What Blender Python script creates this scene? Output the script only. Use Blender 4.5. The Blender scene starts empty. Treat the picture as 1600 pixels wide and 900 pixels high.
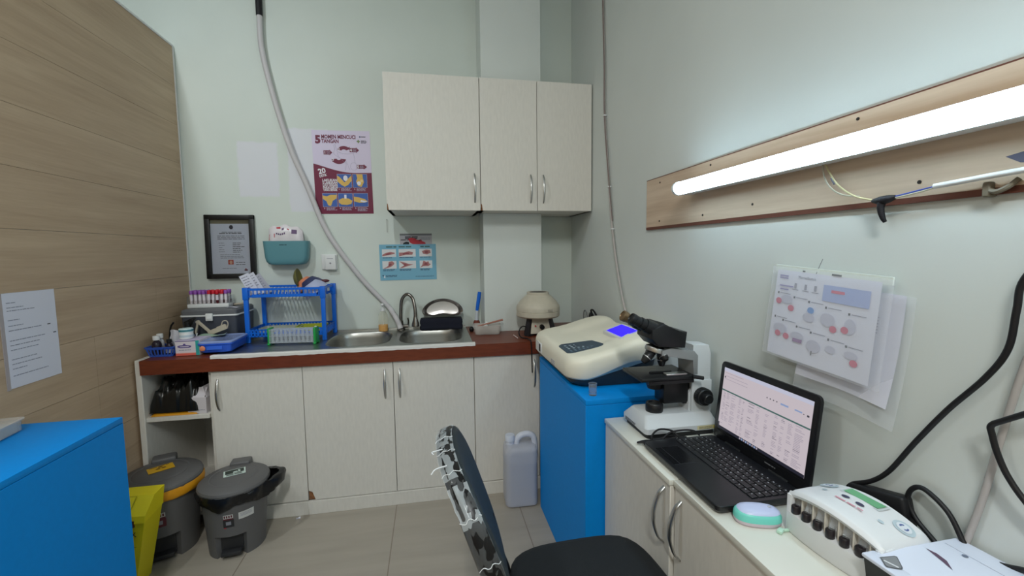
import bpy, bmesh, math, random
from mathutils import Vector, Matrix, noise
random.seed(11)
SC = bpy.context.scene
COL = SC.collection
R = math.radians
I4 = Matrix.Identity(4)

# ------------------------------------------------------------------ materials
def lin(c):
    c = c / 255.0
    return c / 12.92 if c <= 0.04045 else ((c + 0.055) / 1.055) ** 2.4
def rgb(t):
    return (lin(t[0]), lin(t[1]), lin(t[2]), 1.0)
MATS = {}
def m(name, col, rough=0.5, metal=0.0, var=0.0, scale=8.0, stretch=(1, 1, 1), bump=0.0, bscale=200.0,
      trans=0.0, ior=1.45, emit=0.0, alpha=1.0, spec=0.5, coat=0.0):
    if name in MATS:
        return MATS[name]
    M = bpy.data.materials.new(name)
    M.use_nodes = True
    nt = M.node_tree
    b = nt.nodes['Principled BSDF']
    b.inputs['Base Color'].default_value = rgb(col)
    b.inputs['Roughness'].default_value = rough
    b.inputs['Metallic'].default_value = metal
    b.inputs['Transmission Weight'].default_value = trans
    b.inputs['IOR'].default_value = ior
    b.inputs['Alpha'].default_value = alpha
    b.inputs['Specular IOR Level'].default_value = spec
    b.inputs['Coat Weight'].default_value = coat
    if emit:
        b.inputs['Emission Color'].default_value = rgb(col)
        b.inputs['Emission Strength'].default_value = emit
    tc = nt.nodes.new('ShaderNodeTexCoord')
    if var:
        mp = nt.nodes.new('ShaderNodeMapping')
        mp.inputs['Scale'].default_value = stretch
        nz = nt.nodes.new('ShaderNodeTexNoise')
        nz.inputs['Scale'].default_value = scale
        nz.inputs['Detail'].default_value = 4
        mr = nt.nodes.new('ShaderNodeMapRange')
        mr.inputs[1].default_value = 0.3
        mr.inputs[2].default_value = 0.7
        mr.inputs[3].default_value = 1 - var
        mr.inputs[4].default_value = 1 + var
        mx = nt.nodes.new('ShaderNodeVectorMath')
        mx.operation = 'SCALE'
        mx.inputs[0].default_value = rgb(col)[:3]
        nt.links.new(tc.outputs['Object'], mp.inputs['Vector'])
        nt.links.new(mp.outputs[0], nz.inputs['Vector'])
        nt.links.new(nz.outputs[0], mr.inputs[0])
        nt.links.new(mr.outputs[0], mx.inputs['Scale'])
        nt.links.new(mx.outputs[0], b.inputs['Base Color'])
    if bump:
        n2 = nt.nodes.new('ShaderNodeTexNoise')
        n2.inputs['Scale'].default_value = bscale
        n2.inputs['Detail'].default_value = 3
        bp = nt.nodes.new('ShaderNodeBump')
        bp.inputs['Strength'].default_value = bump
        bp.inputs['Distance'].default_value = 0.002
        nt.links.new(tc.outputs['Object'], n2.inputs['Vector'])
        nt.links.new(n2.outputs[0], bp.inputs['Height'])
        nt.links.new(bp.outputs[0], b.inputs['Normal'])
    MATS[name] = M
    return M

def nodes_of(name):
    M = bpy.data.materials.new(name)
    M.use_nodes = True
    MATS[name] = M
    nt = M.node_tree
    return M, nt, nt.nodes['Principled BSDF'], nt.nodes.new, nt.links.new

def glowmat(name, col, s=1.0):
    M = m(name, col, 0.35, emit=s)
    M.node_tree.nodes['Principled BSDF'].inputs['Base Color'].default_value = (0.01, 0.01, 0.012, 1)
    return M

def wood_mat(name, dark, light, rough=0.45, along='Y', grain=1.0):
    M, nt, b, N, L = nodes_of(name)
    tc = N('ShaderNodeTexCoord')
    mp = N('ShaderNodeMapping')
    s = {'Y': (9, 0.55, 9), 'X': (0.55, 9, 9)}[along]
    mp.inputs['Scale'].default_value = s
    L(tc.outputs['Object'], mp.inputs['Vector'])
    n1 = N('ShaderNodeTexNoise'); n1.inputs['Scale'].default_value = 2.2; n1.inputs['Detail'].default_value = 6; n1.inputs['Distortion'].default_value = 0.6
    n2 = N('ShaderNodeTexNoise'); n2.inputs['Scale'].default_value = 14; n2.inputs['Detail'].default_value = 5
    L(mp.outputs[0], n1.inputs['Vector']); L(mp.outputs[0], n2.inputs['Vector'])
    mi = N('ShaderNodeMath'); mi.operation = 'MULTIPLY_ADD'; mi.inputs[1].default_value = 0.35
    L(n2.outputs[0], mi.inputs[0]); L(n1.outputs[0], mi.inputs[2])
    cr = N('ShaderNodeValToRGB')
    cr.color_ramp.elements[0].position = 0.45; cr.color_ramp.elements[0].color = rgb(dark)
    cr.color_ramp.elements[1].position = 0.9; cr.color_ramp.elements[1].color = rgb(light)
    L(mi.outputs[0], cr.inputs[0]); L(cr.outputs[0], b.inputs['Base Color'])
    b.inputs['Roughness'].default_value = rough
    return M

# ------------------------------------------------------------------ mesh builder
def cat(pts, sub=8):
    P = [Vector(p) for p in pts]
    if len(P) < 3:
        return P
    out = []
    for i in range(len(P) - 1):
        p0 = P[i - 1] if i else P[0] * 2 - P[1]
        p1, p2 = P[i], P[i + 1]
        p3 = P[i + 2] if i + 2 < len(P) else P[-1] * 2 - P[-2]
        for k in range(sub):
            t = k / sub
            out.append(0.5 * ((2 * p1) + (p2 - p0) * t + (2 * p0 - 5 * p1 + 4 * p2 - p3) * t * t + (3 * p1 - p0 - 3 * p2 + p3) * t ** 3))
    out.append(P[-1])
    return out

def rrect(w, h, r, n=6, cx=0.0, cy=0.0):
    out = []
    r = min(r, w / 2 - 1e-5, h / 2 - 1e-5)
    for (sx, sy, a0) in ((1, 1, 0), (-1, 1, 90), (-1, -1, 180), (1, -1, 270)):
        for k in range(n + 1):
            a = R(a0 + 90 * k / n)
            out.append((cx + sx * (w / 2 - r) + r * math.cos(a), cy + sy * (h / 2 - r) + r * math.sin(a)))
    return out

class B:
    """Collects shapes for one mesh object."""
    def __init__(s, M=None):
        s.bm = bmesh.new(); s.mats = []; s.M = M or I4
    def mi(s, mat):
        if mat not in s.mats:
            s.mats.append(mat)
        return s.mats.index(mat)
    def vf(s, V, F, mat, M=None):
        T = s.M @ M if M is not None else s.M
        i = s.mi(mat)
        vs = [s.bm.verts.new(T @ Vector(v)) for v in V]
        for f in F:
            try:
                fc = s.bm.faces.new([vs[k] for k in f]); fc.material_index = i
            except ValueError:
                pass
        return s
    def merge(s, t, mat, M=None):
        t.verts.index_update()
        s.vf([v.co.copy() for v in t.verts], [[v.index for v in f.verts] for f in t.faces], mat, M)
        t.free()
        return s
    def box(s, x0, x1, y0, y1, z0, z1, mat, bev=0.0, seg=2, M=None):
        t = bmesh.new()
        bmesh.ops.create_cube(t, size=1.0)
        for v in t.verts:
            v.co = Vector((x0 + (v.co.x + .5) * (x1 - x0), y0 + (v.co.y + .5) * (y1 - y0), z0 + (v.co.z + .5) * (z1 - z0)))
        if bev:
            bmesh.ops.bevel(t, geom=list(t.edges), offset=bev, segments=seg, affect='EDGES', profile=0.5, clamp_overlap=True)
        return s.merge(t, mat, M)
    def prism(s, poly, z0, z1, mat, M=None, bev=0.0, seg=2, taper=1.0):
        n = len(poly)
        cx = sum(p[0] for p in poly) / n; cy = sum(p[1] for p in poly) / n
        t = bmesh.new()
        a = [t.verts.new((p[0], p[1], z0)) for p in poly]
        b = [t.verts.new((cx + (p[0] - cx) * taper, cy + (p[1] - cy) * taper, z1)) for p in poly]
        t.faces.new(list(reversed(a))); t.faces.new(b)
        for i in range(n):
            t.faces.new((a[i], a[(i + 1) % n], b[(i + 1) % n], b[i]))
        if bev:
            es = [e for e in t.edges if abs(e.verts[0].co.z - e.verts[1].co.z) < 1e-9]
            bmesh.ops.bevel(t, geom=es, offset=bev, segments=seg, affect='EDGES', profile=0.5, clamp_overlap=True)
        return s.merge(t, mat, M)
    def rings(s, loops, mat, M=None, cap0=True, cap1=True, closed=True):
        V = []; F = []
        n = len(loops[0])
        for l in loops:
            V += [tuple(p) for p in l]
        for k in range(len(loops) - 1):
            for i in range(n if closed else n - 1):
                j = (i + 1) % n
                F.append((k * n + i, k * n + j, (k + 1) * n + j, (k + 1) * n + i))
        if cap0: F.append(tuple(reversed(range(n))))
        if cap1: F.append(tuple((len(loops) - 1) * n + i for i in range(n)))
        return s.vf(V, F, mat, M)
    def lathe(s, prof, mat, c=(0, 0, 0), n=32, M=None, cap0=True, cap1=True):
        T = Matrix.Translation(c)
        if M is not None: T = M @ T
        loops = [[(max(r, 1e-5) * math.cos(2 * math.pi * i / n), max(r, 1e-5) * math.sin(2 * math.pi * i / n), z) for i in range(n)] for r, z in prof]
        return s.rings(loops, mat, T, cap0, cap1)
    def cyl(s, p0, p1, r0, mat, r1=None, n=20, M=None, cap=True):
        p0, p1 = Vector(p0), Vector(p1)
        q = (p1 - p0).to_track_quat('Z', 'Y').to_matrix().to_4x4()
        T = Matrix.Translation(p0) @ q
        if M is not None: T = M @ T
        r1 = r0 if r1 is None else r1
        h = (p1 - p0).length
        return s.lathe([(r0, 0), (r1, h)], mat, n=n, M=T, cap0=cap, cap1=cap)
    def tube(s, pts, r, mat, n=8, sub=8, M=None, smooth=True, closed=False, rfun=None, cap=True):
        P = cat(pts, sub) if smooth else [Vector(p) for p in pts]
        loops = []
        up = None
        for i, p in enumerate(P):
            d = (P[min(i + 1, len(P) - 1)] - P[max(i - 1, 0)])
            if d.length < 1e-9: d = Vector((0, 0, 1))
            d.normalize()
            if up is None:
                up = d.orthogonal().normalized()
            up = (up - d * up.dot(d))
            up = up.normalized() if up.length > 1e-6 else d.orthogonal().normalized()
            w = d.cross(up)
            rr = rfun(i / max(1, len(P) - 1)) * r if rfun else r
            loops.append([p + (up * math.cos(2 * math.pi * k / n) + w * math.sin(2 * math.pi * k / n)) * rr for k in range(n)])
        return s.rings(loops, mat, M, cap, cap)
    def ball(s, c, r, mat, n=16, M=None, sc=(1, 1, 1)):
        t = bmesh.new()
        bmesh.ops.create_uvsphere(t, u_segments=n, v_segments=max(6, n // 2), radius=1.0)
        for v in t.verts:
            v.co = Vector((c[0] + v.co.x * r * sc[0], c[1] + v.co.y * r * sc[1], c[2] + v.co.z * r * sc[2]))
        return s.merge(t, mat, M)
    def grid(s, f, nu, nv, mat, M=None):
        V = [f(i / nu, j / nv) for i in range(nu + 1) for j in range(nv + 1)]
        F = [(i * (nv + 1) + j, (i + 1) * (nv + 1) + j, (i + 1) * (nv + 1) + j + 1, i * (nv + 1) + j + 1) for i in range(nu) for j in range(nv)]
        return s.vf(V, F, mat, M)
    def poly(s, pts, mat, M=None):
        return s.vf(pts, [tuple(range(len(pts)))], mat, M)
    def flat(s, x0, y0, x1, y1, z, mat, M=None):
        return s.poly([(x0, y0, z), (x1, y0, z), (x1, y1, z), (x0, y1, z)], mat, M)
    def fp(s, pts, z, mat, M=None):
        return s.poly([(p[0], p[1], z) for p in pts], mat, M)
    def ell(s, cx, cy, rx, ry, z, mat, M=None, n=20, rot=0):
        c, d = math.cos(rot), math.sin(rot)
        return s.poly([(cx + rx * math.cos(2 * math.pi * i / n) * c - ry * math.sin(2 * math.pi * i / n) * d, cy + rx * math.cos(2 * math.pi * i / n) * d + ry * math.sin(2 * math.pi * i / n) * c, z) for i in range(n)], mat, M)
    def text(s, body, size, x, y, z, mat, M=None, bold=0.0, width=None, rot=0, align='LEFT'):
        cu = bpy.data.curves.new('lettering', 'FONT')
        cu.body = body; cu.size = size; cu.align_x = align; cu.offset = bold * size; cu.resolution_u = 2
        o = bpy.data.objects.new('lettering', cu)
        COL.objects.link(o)
        dg = bpy.context.evaluated_depsgraph_get()
        me = o.evaluated_get(dg).to_mesh()
        V = [v.co.copy() for v in me.vertices]; F = [tuple(p.vertices) for p in me.polygons]
        o.evaluated_get(dg).to_mesh_clear()
        bpy.data.objects.remove(o); bpy.data.curves.remove(cu)
        if V:
            sx = 1.0
            if width:
                w = max(v.x for v in V) - min(v.x for v in V)
                sx = width / w
            T = Matrix.Translation((x, y, z)) @ Matrix.Rotation(rot, 4, 'Z') @ Matrix.Diagonal((sx, 1, 1, 1))
            s.vf(V, F, mat, M @ T if M is not None else T)
        return s
    def lines(s, x, y, w, n, pitch, h, z, mat, M=None, seed=0, ragged=0.25):
        """rows of small print too fine to read: each row a few word-length dashes"""
        rn = random.Random(seed)
        for k in range(n):
            yy = y - k * pitch
            end = x + w * (1 - rn.random() * ragged)
            xx = x
            while xx < end - h:
                l = min(end - xx, h * (2 + rn.random() * 5))
                s.flat(xx, yy - h, xx + l, yy, z, mat, M)
                xx += l + h * 0.7
        return s
    def build(s, name, parent=None, ang=38, smooth=True, fix=True):
        if fix:
            bmesh.ops.recalc_face_normals(s.bm, faces=s.bm.faces)
        me = bpy.data.meshes.new(name)
        s.bm.to_mesh(me); s.bm.free()
        for mt in s.mats: me.materials.append(mt)
        if smooth and len(me.polygons):
            me.polygons.foreach_set('use_smooth', [True] * len(me.polygons))
            me.set_sharp_from_angle(angle=R(ang))
        o = bpy.data.objects.new(name, me)
        COL.objects.link(o)
        if parent is not None: o.parent = parent
        return o

def tag(o, label, category, group=None):
    o['label'] = label; o['category'] = category
    if group: o['group'] = group
    return o
def thing(name, label, category, loc=(0, 0, 0), rz=0.0, group=None, rot=None):
    o = bpy.data.objects.new(name, None)
    o.empty_display_size = 0.05
    COL.objects.link(o)
    o.location = loc
    o.rotation_euler = rot if rot else (0, 0, rz)
    return tag(o, label, category, group)
def at(o, loc, rz=0.0, rot=None):
    o.location = loc
    o.rotation_euler = rot if rot else (0, 0, rz)
    return o
def struct(o):
    o['kind'] = 'structure'
    return o
def dup(o, loc=None, rot=None, label=None, parent=None):
    c = o.copy(); COL.objects.link(c)
    c.parent = parent
    if loc is not None: c.location = loc
    if rot is not None: c.rotation_euler = rot
    if label: c['label'] = label
    for ch in [x for x in COL.objects if x.parent == o]:
        dup(ch, parent=c)
    return c
def plab(o, label):
    o['label'] = label
    return o

# frames for flat things fixed to a wall: local x to the reader's right, y up, z out of the wall
def on_back(x, z, y=2.68, tilt=0.0):
    return Matrix.Translation((x, y, z)) @ Matrix(((1, 0, 0, 0), (0, 0, -1, 0), (0, 1, 0, 0), (0, 0, 0, 1))) @ Matrix.Rotation(tilt, 4, 'Z')
def on_right(y, z, x=0.89, tilt=0.0):
    return Matrix.Translation((x, y, z)) @ Matrix(((0, 0, -1, 0), (-1, 0, 0, 0), (0, 1, 0, 0), (0, 0, 0, 1))) @ Matrix.Rotation(tilt, 4, 'Z')
def on_left(y, z, x=-1.31, tilt=0.0):
    return Matrix.Translation((x, y, z)) @ Matrix(((0, 0, 1, 0), (1, 0, 0, 0), (0, 1, 0, 0), (0, 0, 0, 1))) @ Matrix.Rotation(tilt, 4, 'Z')
def place(o, M):
    o.matrix_world = M
    return o

# ------------------------------------------------------------------ palette
WHITE = m('white_plastic', (228, 230, 230), 0.4)
PAPER = m('paper', (225, 226, 238), 0.7)
BLACK = m('black_plastic', (20, 21, 23), 0.45)
DARK = m('dark_print', (52, 50, 60), 0.7)
GREYP = m('grey_print', (150, 150, 165), 0.7)
RED = m('red_print', (190, 40, 55), 0.6)
CHROME = m('brushed_steel', (190, 190, 188), 0.3, 1.0)
STEEL = m('sink_steel', (172, 172, 168), 0.34, 1.0, var=0.06, scale=30, stretch=(0.4, 4, 4))
LAMI = m('cream_laminate', (222, 218, 209), 0.5, var=0.035, scale=90, stretch=(1, 1, 0.25))
BROWN = m('brown_worktop', (112, 52, 30), 0.38, var=0.16, scale=30, stretch=(0.6, 4, 4))
CHIP = m('bare_chipboard', (136, 92, 60), 0.9, var=0.2, scale=80)
BLUECAB = m('blue_laminate', (0, 140, 226), 0.55, var=0.02, scale=60, spec=0.2)
BLUEP = m('blue_plastic', (18, 108, 222), 0.38)
CLEAR = m('clear_plastic', (238, 242, 245), 0.12, trans=0.9, ior=1.2)
TAPS = m('tap_steel', (142, 137, 132), 0.24, 1.0)
PVC = m('grey_conduit', (178, 172, 168), 0.5)
CABLE = m('black_cable', (20, 19, 22), 0.5)
# ------------------------------------------------------------------ the room
# painted back wall: two paler patches where posters used to hang
WALL, nt, b, N, L = nodes_of('wall_paint')
tc = N('ShaderNodeTexCoord')
nz = N('ShaderNodeTexNoise'); nz.inputs['Scale'].default_value = 2.0; nz.inputs['Detail'].default_value = 5
L(tc.outputs['Object'], nz.inputs['Vector'])
cr = N('ShaderNodeValToRGB')
cr.color_ramp.elements[0].position = 0.3; cr.color_ramp.elements[0].color = rgb((212, 218, 214))
cr.color_ramp.elements[1].position = 0.7; cr.color_ramp.elements[1].color = rgb((219, 225, 221))
L(nz.outputs[0], cr.inputs[0]); L(cr.outputs[0], b.inputs['Base Color'])
b.inputs['Roughness'].default_value = 0.45
nb = N('ShaderNodeTexNoise'); nb.inputs['Scale'].default_value = 60; nb.inputs['Detail'].default_value = 4
bp = N('ShaderNodeBump'); bp.inputs['Strength'].default_value = 0.12; bp.inputs['Distance'].default_value = 0.002
L(tc.outputs['Object'], nb.inputs['Vector']); L(nb.outputs[0], bp.inputs['Height']); L(bp.outputs[0], b.inputs['Normal'])

WALLB, nt, b, N, L = nodes_of('patched_wall_paint')
tc = N('ShaderNodeTexCoord'); sx = N('ShaderNodeSeparateXYZ')
nz = N('ShaderNodeTexNoise'); nz.inputs['Scale'].default_value = 2.0; nz.inputs['Detail'].default_value = 5
L(tc.outputs['Object'], nz.inputs['Vector'])
cr = N('ShaderNodeValToRGB')
cr.color_ramp.elements[0].position = 0.3; cr.color_ramp.elements[0].color = rgb((210, 219, 212))
cr.color_ramp.elements[1].position = 0.7; cr.color_ramp.elements[1].color = rgb((218, 226, 219))
L(nz.outputs[0], cr.inputs[0])
wob = N('ShaderNodeTexNoise'); wob.inputs['Scale'].default_value = 26; wob.inputs['Detail'].default_value = 3
L(tc.outputs['Object'], wob.inputs['Vector'])
va = N('ShaderNodeVectorMath'); va.operation = 'MULTIPLY_ADD'
va.inputs[1].default_value = (0.02, 0.02, 0.02)
L(wob.outputs['Color'], va.inputs[0]); L(tc.outputs['Object'], va.inputs[2])
L(va.outputs[0], sx.inputs[0])
def rect_mask(x0, x1, z0, z1, soft=0.008):
    prev = None
    for sock, lo, hi in (('X', x0, x1), ('Z', z0, z1)):
        for edge, sgn in ((lo, 1), (hi, -1)):
            mr = N('ShaderNodeMapRange'); mr.interpolation_type = 'SMOOTHSTEP'
            mr.inputs[1].default_value = edge + 0.01 - soft; mr.inputs[2].default_value = edge + 0.01 + soft
            mr.inputs[3].default_value = 0 if sgn > 0 else 1; mr.inputs[4].default_value = 1 if sgn > 0 else 0
            L(sx.outputs[sock], mr.inputs[0])
            if prev is None: prev = mr
            else:
                mu = N('ShaderNodeMath'); mu.operation = 'MULTIPLY'
                L(prev.outputs[0], mu.inputs[0]); L(mr.outputs[0], mu.inputs[1]); prev = mu
    return prev
pa = rect_mask(-1.035, -0.828, 1.583, 1.880)
pb = rect_mask(-0.775, -0.56, 1.500, 1.963)
mxm = N('ShaderNodeMath'); mxm.operation = 'MAXIMUM'
L(pa.outputs[0], mxm.inputs[0]); L(pb.outputs[0], mxm.inputs[1])
mi2 = N('ShaderNodeMath'); mi2.operation = 'MULTIPLY'; mi2.inputs[1].default_value = 0.75
L(mxm.outputs[0], mi2.inputs[0])
mx = N('ShaderNodeMix'); mx.data_type = 'RGBA'
mx.inputs[7].default_value = rgb((226, 226, 236))
L(mi2.outputs[0], mx.inputs[0]); L(cr.outputs[0], mx.inputs[6]); L(mx.outputs[2], b.inputs['Base Color'])
b.inputs['Roughness'].default_value = 0.5
bp = N('ShaderNodeBump'); bp.inputs['Strength'].default_value = 0.15; bp.inputs['Distance'].default_value = 0.002
L(wob.outputs[0], bp.inputs['Height']); L(bp.outputs[0], b.inputs['Normal'])

# floor tiles, 60 cm
FLOOR, nt, b, N, L = nodes_of('floor_tiles')
tc = N('ShaderNodeTexCoord'); mp = N('ShaderNodeMapping')
mp.inputs['Location'].default_value = (0.2, -2.155, 0)
L(tc.outputs['Object'], mp.inputs['Vector'])
br = N('ShaderNodeTexBrick')
br.offset = 0.0; br.squash = 1.0
br.inputs['Scale'].default_value = 1.0
br.inputs['Mortar Size'].default_value = 0.0022
br.inputs['Mortar Smooth'].default_value = 0.1
br.inputs['Bias'].default_value = 0.0
br.inputs['Brick Width'].default_value = 0.6
br.inputs['Row Height'].default_value = 0.6
br.inputs['Mortar'].default_value = rgb((132, 120, 106))
L(mp.outputs[0], br.inputs['Vector'])
mp2 = N('ShaderNodeMapping'); mp2.inputs['Scale'].default_value = (0.8, 6, 1)
L(tc.outputs['Object'], mp2.inputs['Vector'])
nz = N('ShaderNodeTexNoise'); nz.inputs['Scale'].default_value = 2.4; nz.inputs['Detail'].default_value = 6
L(mp2.outputs[0], nz.inputs['Vector'])
cr = N('ShaderNodeValToRGB')
cr.color_ramp.elements[0].position = 0.3; cr.color_ramp.elements[0].color = rgb((160, 152, 139))
cr.color_ramp.elements[1].position = 0.75; cr.color_ramp.elements[1].color = rgb((174, 165, 152))
L(nz.outputs[0], cr.inputs[0])
L(cr.outputs[0], br.inputs['Color1']); L(cr.outputs[0], br.inputs['Color2'])
L(br.outputs['Color'], b.inputs['Base Color'])
b.inputs['Roughness'].default_value = 0.32

PANEL = wood_mat('oak_panelling', (180, 154, 126), (203, 179, 150), 0.5, 'Y')
LAMPWOOD = wood_mat('lamp_board_wood', (198, 172, 146), (224, 202, 178), 0.45, 'Y')
CEIL = m('ceiling_white', (228, 230, 228), 0.8)

struct(B().box(-4, 1.1, -2.6, 2.9, -0.12, 0, FLOOR).build('floor'))
struct(B().box(-4, 1.1, -2.6, 2.9, 3.0, 3.1, CEIL).build('ceiling'))
struct(B().box(-4, 1.1, 2.68, 2.8, 0, 3.0, WALLB).build('wall_back'))
struct(B().box(0.89, 1.1, -2.6, 2.68, 0, 3.0, WALL).build('wall_right'))
struct(B().box(-4.1, -4, -2.6, 2.8, 0, 3.0, WALL).build('wall_far_left'))
struct(B().box(-4, 1.1, -2.7, -2.6, 0, 3.0, WALL).build('wall_front'))
struct(B().box(0.298, 0.637, 2.47, 2.685, 0, 3.0, WALL).build('wall_column'))
# the partition on the left: painted core, oak planks 20 cm high, pale edge trim
pb_ = B()
pb_.box(-1.40, -1.318, -2.6, 2.665, 0, 2.355, WALL)
rn = random.Random(3)
edges = {0: (), 1: (1.35,), 2: (2.082, 0.9), 3: (1.955, 0.8), 4: (1.2,), 5: (2.37, 1.15), 6: (1.45,), 7: (0.6,), 8: (1.3,), 9: (0.7,), 10: (0.2,), 11: (1.0,)}
zs = [0.0, 0.145, 0.345, 0.545, 0.745, 0.945, 1.147, 1.350, 1.550, 1.750, 1.950, 2.150, 2.355]
for k in range(12):
    cuts = sorted([-2.6, 2.665] + list({3: (1.955, 0.7), 4: (1.957, 0.75), 5: (2.37, 1.15), 2: (2.082, 0.85)}.get(k, ())))
    for a, c in zip(cuts, cuts[1:]):
        pb_.box(-1.32, -1.31, a + 0.0006, c - 0.0006, zs[k] + 0.0006, zs[k + 1] - 0.0006, PANEL)
struct(pb_.build('wall_left', ang=30))
t = B()
t.box(-1.402, -1.306, -2.6, 2.672, 2.355, 2.364, WHITE)
t.box(-1.402, -1.306, 2.665, 2.674, 0, 2.355, WHITE)
struct(t.build('trim_1'))
# ------------------------------------------------------------------ fitted cabinets along the back wall
def bow_handle(h, mat=CHROME, bulge=0.024, w=0.0045):
    """vertical bow handle, local: foot of the handle at z=0, door face at y=0, bulging to -y"""
    b = B()
    pts = [(0, 0.0, 0), (0, -bulge * .55, h * .12), (0, -bulge * .95, h * .35), (0, -bulge, h * .5), (0, -bulge * .95, h * .65), (0, -bulge * .55, h * .88), (0, 0, h)]
    P = cat(pts, 5)
    loops = []
    for i, p in enumerate(P):
        d = (P[min(i + 1, len(P) - 1)] - P[max(i - 1, 0)]).normalized()
        nrm = Vector((0, -d.z, d.y))
        ww = w * (0.75 + 0.5 * math.sin(math.pi * i / (len(P) - 1)))
        loops.append([p + Vector((1, 0, 0)) * ww * cx + nrm * 0.0022 * cy for cx, cy in ((-1, -1), (1, -1), (1.0, 0.4), (0.5, 1), (-0.5, 1), (-1, 0.4))])
    return b.rings(loops, mat)

def door(parent, x0, x1, y, z0, z1, hx=None, hz=None, hl=0.15, chip=None):
    """door slab with front face at y; handle foot at (hx, hz)"""
    b = B()
    if chip is None:
        b.box(x0, x1, y, y + 0.018, z0, z1, LAMI, 0.0012, 1)
    else:
        # one lower corner broken away down to the chipboard
        s, cw, ch = chip
        pts = [(x0, z0), (x1, z0), (x1, z1), (x0, z1)]
        if s < 0: pts = [(x0 + cw, z0), (x1, z0), (x1, z1), (x0, z1), (x0, z0 + ch), (x0 + cw * .55, z0 + ch * .85)]
        else: pts = [(x0, z0), (x1 - cw, z0), (x1 - cw * .55, z0 + ch * .85), (x1, z0 + ch), (x1, z1), (x0, z1)]
        b.prism([(p[0], p[1]) for p in pts], -(y + 0.018), -y, LAMI, M=Matrix(((1, 0, 0, 0), (0, 0, -1, 0), (0, 1, 0, 0), (0, 0, 0, 1))))
        cx0, cx1 = (x0, x0 + cw) if s < 0 else (x1 - cw, x1)
        b.box(cx0, cx1, y + 0.006, y + 0.0175, z0 + 0.001, z0 + ch, CHIP)
    d = b.build('door', parent)
    if hx is not None:
        h = bow_handle(hl)
        for v in h.bm.verts: v.co += Vector((hx, y, hz))
        h.build('handle', d, 50)
    return d

K = 2.154          # face of the base doors
KB = 2.655         # back of the base carcasses
T18 = 0.018
# 1 open shelf unit at the left end
u = thing('shelf_cabinet', 'open cream shelf unit at the end of the worktop beside the oak wall', 'cabinet', (-1.15, 2.16, 0))
o = Matrix.Translation((1.15, -2.16, 0))
B(o).box(-1.297, -1.274, 2.150, 2.660, 0, 0.798, LAMI, 0.002, 1).build('side_panel', u)
B(o).box(-1.018, -1.003, K + 0.02, KB, 0, 0.731, LAMI).build('side_panel', u)
B(o).box(-1.274, -1.018, KB - 0.012, KB, 0.03, 0.731, LAMI).build('back_panel', u)
B(o).box(-1.274, -1.018, 2.160, KB - 0.012, 0.512, 0.532, LAMI, 0.001, 1).build('shelf', u)
B(o).box(-1.274, -1.018, 2.165, KB - 0.012, 0.050, 0.068, LAMI).build('bottom_panel', u)
# others: single door, double door, corner door
def base_unit(name, label, x0, x1, doors, kick=True, xk0=None, KB=2.655):
    cx = (x0 + x1) / 2
    u = thing(name, label, 'cabinet', (cx, K, 0), group='cream base cabinets under the worktop')
    o = Matrix.Translation((-cx, -K, 0))
    c = B(o)
    c.box(x0, x0 + 0.016, K + 0.019, KB, 0.068, 0.731, LAMI)
    c.box(x1 - 0.016, x1, K + 0.019, KB, 0.068, 0.731, LAMI)
    c.box(x0 + 0.016, x1 - 0.016, K + 0.019, KB, 0.068, 0.084, LAMI)
    c.box(x0 + 0.016, x1 - 0.016, KB - 0.006, KB, 0.084, 0.731, LAMI)
    c.build('carcass', u)
    B(o).box(x0 - (0.001 if xk0 is None else 0), x1, K - 0.006, K + 0.012, 0.0, 0.066, LAMI, 0.001, 1).build('kick_board', u)
    for (a, b_, hx, hz, hl, chip) in doors:
        d = door(u, a, b_, K, 0.070, 0.729, hx, hz, hl, chip)
        for q in [d] + [w for w in COL.objects if w.parent == d]:
            q.data.transform(o)
    return u
base_unit('base_cabinet', 'cream single door base cabinet next to the open shelves, handle on its left', -1.002, -0.612, [(-1.000, -0.6125, -0.972, 0.545, 0.148, None)])
base_unit('base_cabinet', 'cream double door base cabinet under the two sink bowls', -0.611, 0.200,
          [(-0.6095, -0.1975, -0.236, 0.548, 0.146, (-1, 0.030, 0.048)), (-0.1945, 0.1985, -0.166, 0.548, 0.146, (1, 0.010, 0.045))])
base_unit('base_cabinet', 'cream corner base cabinet behind the white jerrycan, partly hidden by the blue cabinet', 0.201, 0.885, [(0.2025, 0.540, 0.513, 0.553, 0.148, None), (0.543, 0.884, None, None, 0, None)], KB=2.464)

# worktop with openings for the bowls
def sup(a, b_, p, th):
    c, s = abs(math.cos(th)), abs(math.sin(th))
    return 1.0 / ((c / a) ** p + (s / b_) ** p) ** (1 / p)
WTZ0, WTZ1 = 0.733, 0.797
w = B()
Y0, Y1 = 2.139, 2.676
w.box(-1.272, -0.585, Y0, Y1, WTZ0, WTZ1, BROWN)
w.box(-0.585, 0.205, Y0, 2.20, WTZ0, WTZ1, BROWN)
w.box(-0.585, 0.205, 2.625, Y1, WTZ0, WTZ1, BROWN)
w.box(-0.206, -0.186, 2.20, 2.625, WTZ0, WTZ1, BROWN)
w.box(0.170, 0.205, 2.20, 2.625, WTZ0, WTZ1, BROWN)
w.box(0.205, 0.886, Y0, 2.468, WTZ0, WTZ1, BROWN)
w.box(0.205, 0.296, 2.468, Y1, WTZ0, WTZ1, BROWN)
w.box(0.639, 0.886, 2.468, Y1, WTZ0, WTZ1, BROWN)
tag(w.build('worktop', ang=30), 'dark reddish brown worktop running over the base cabinets', 'worktop')

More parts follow.
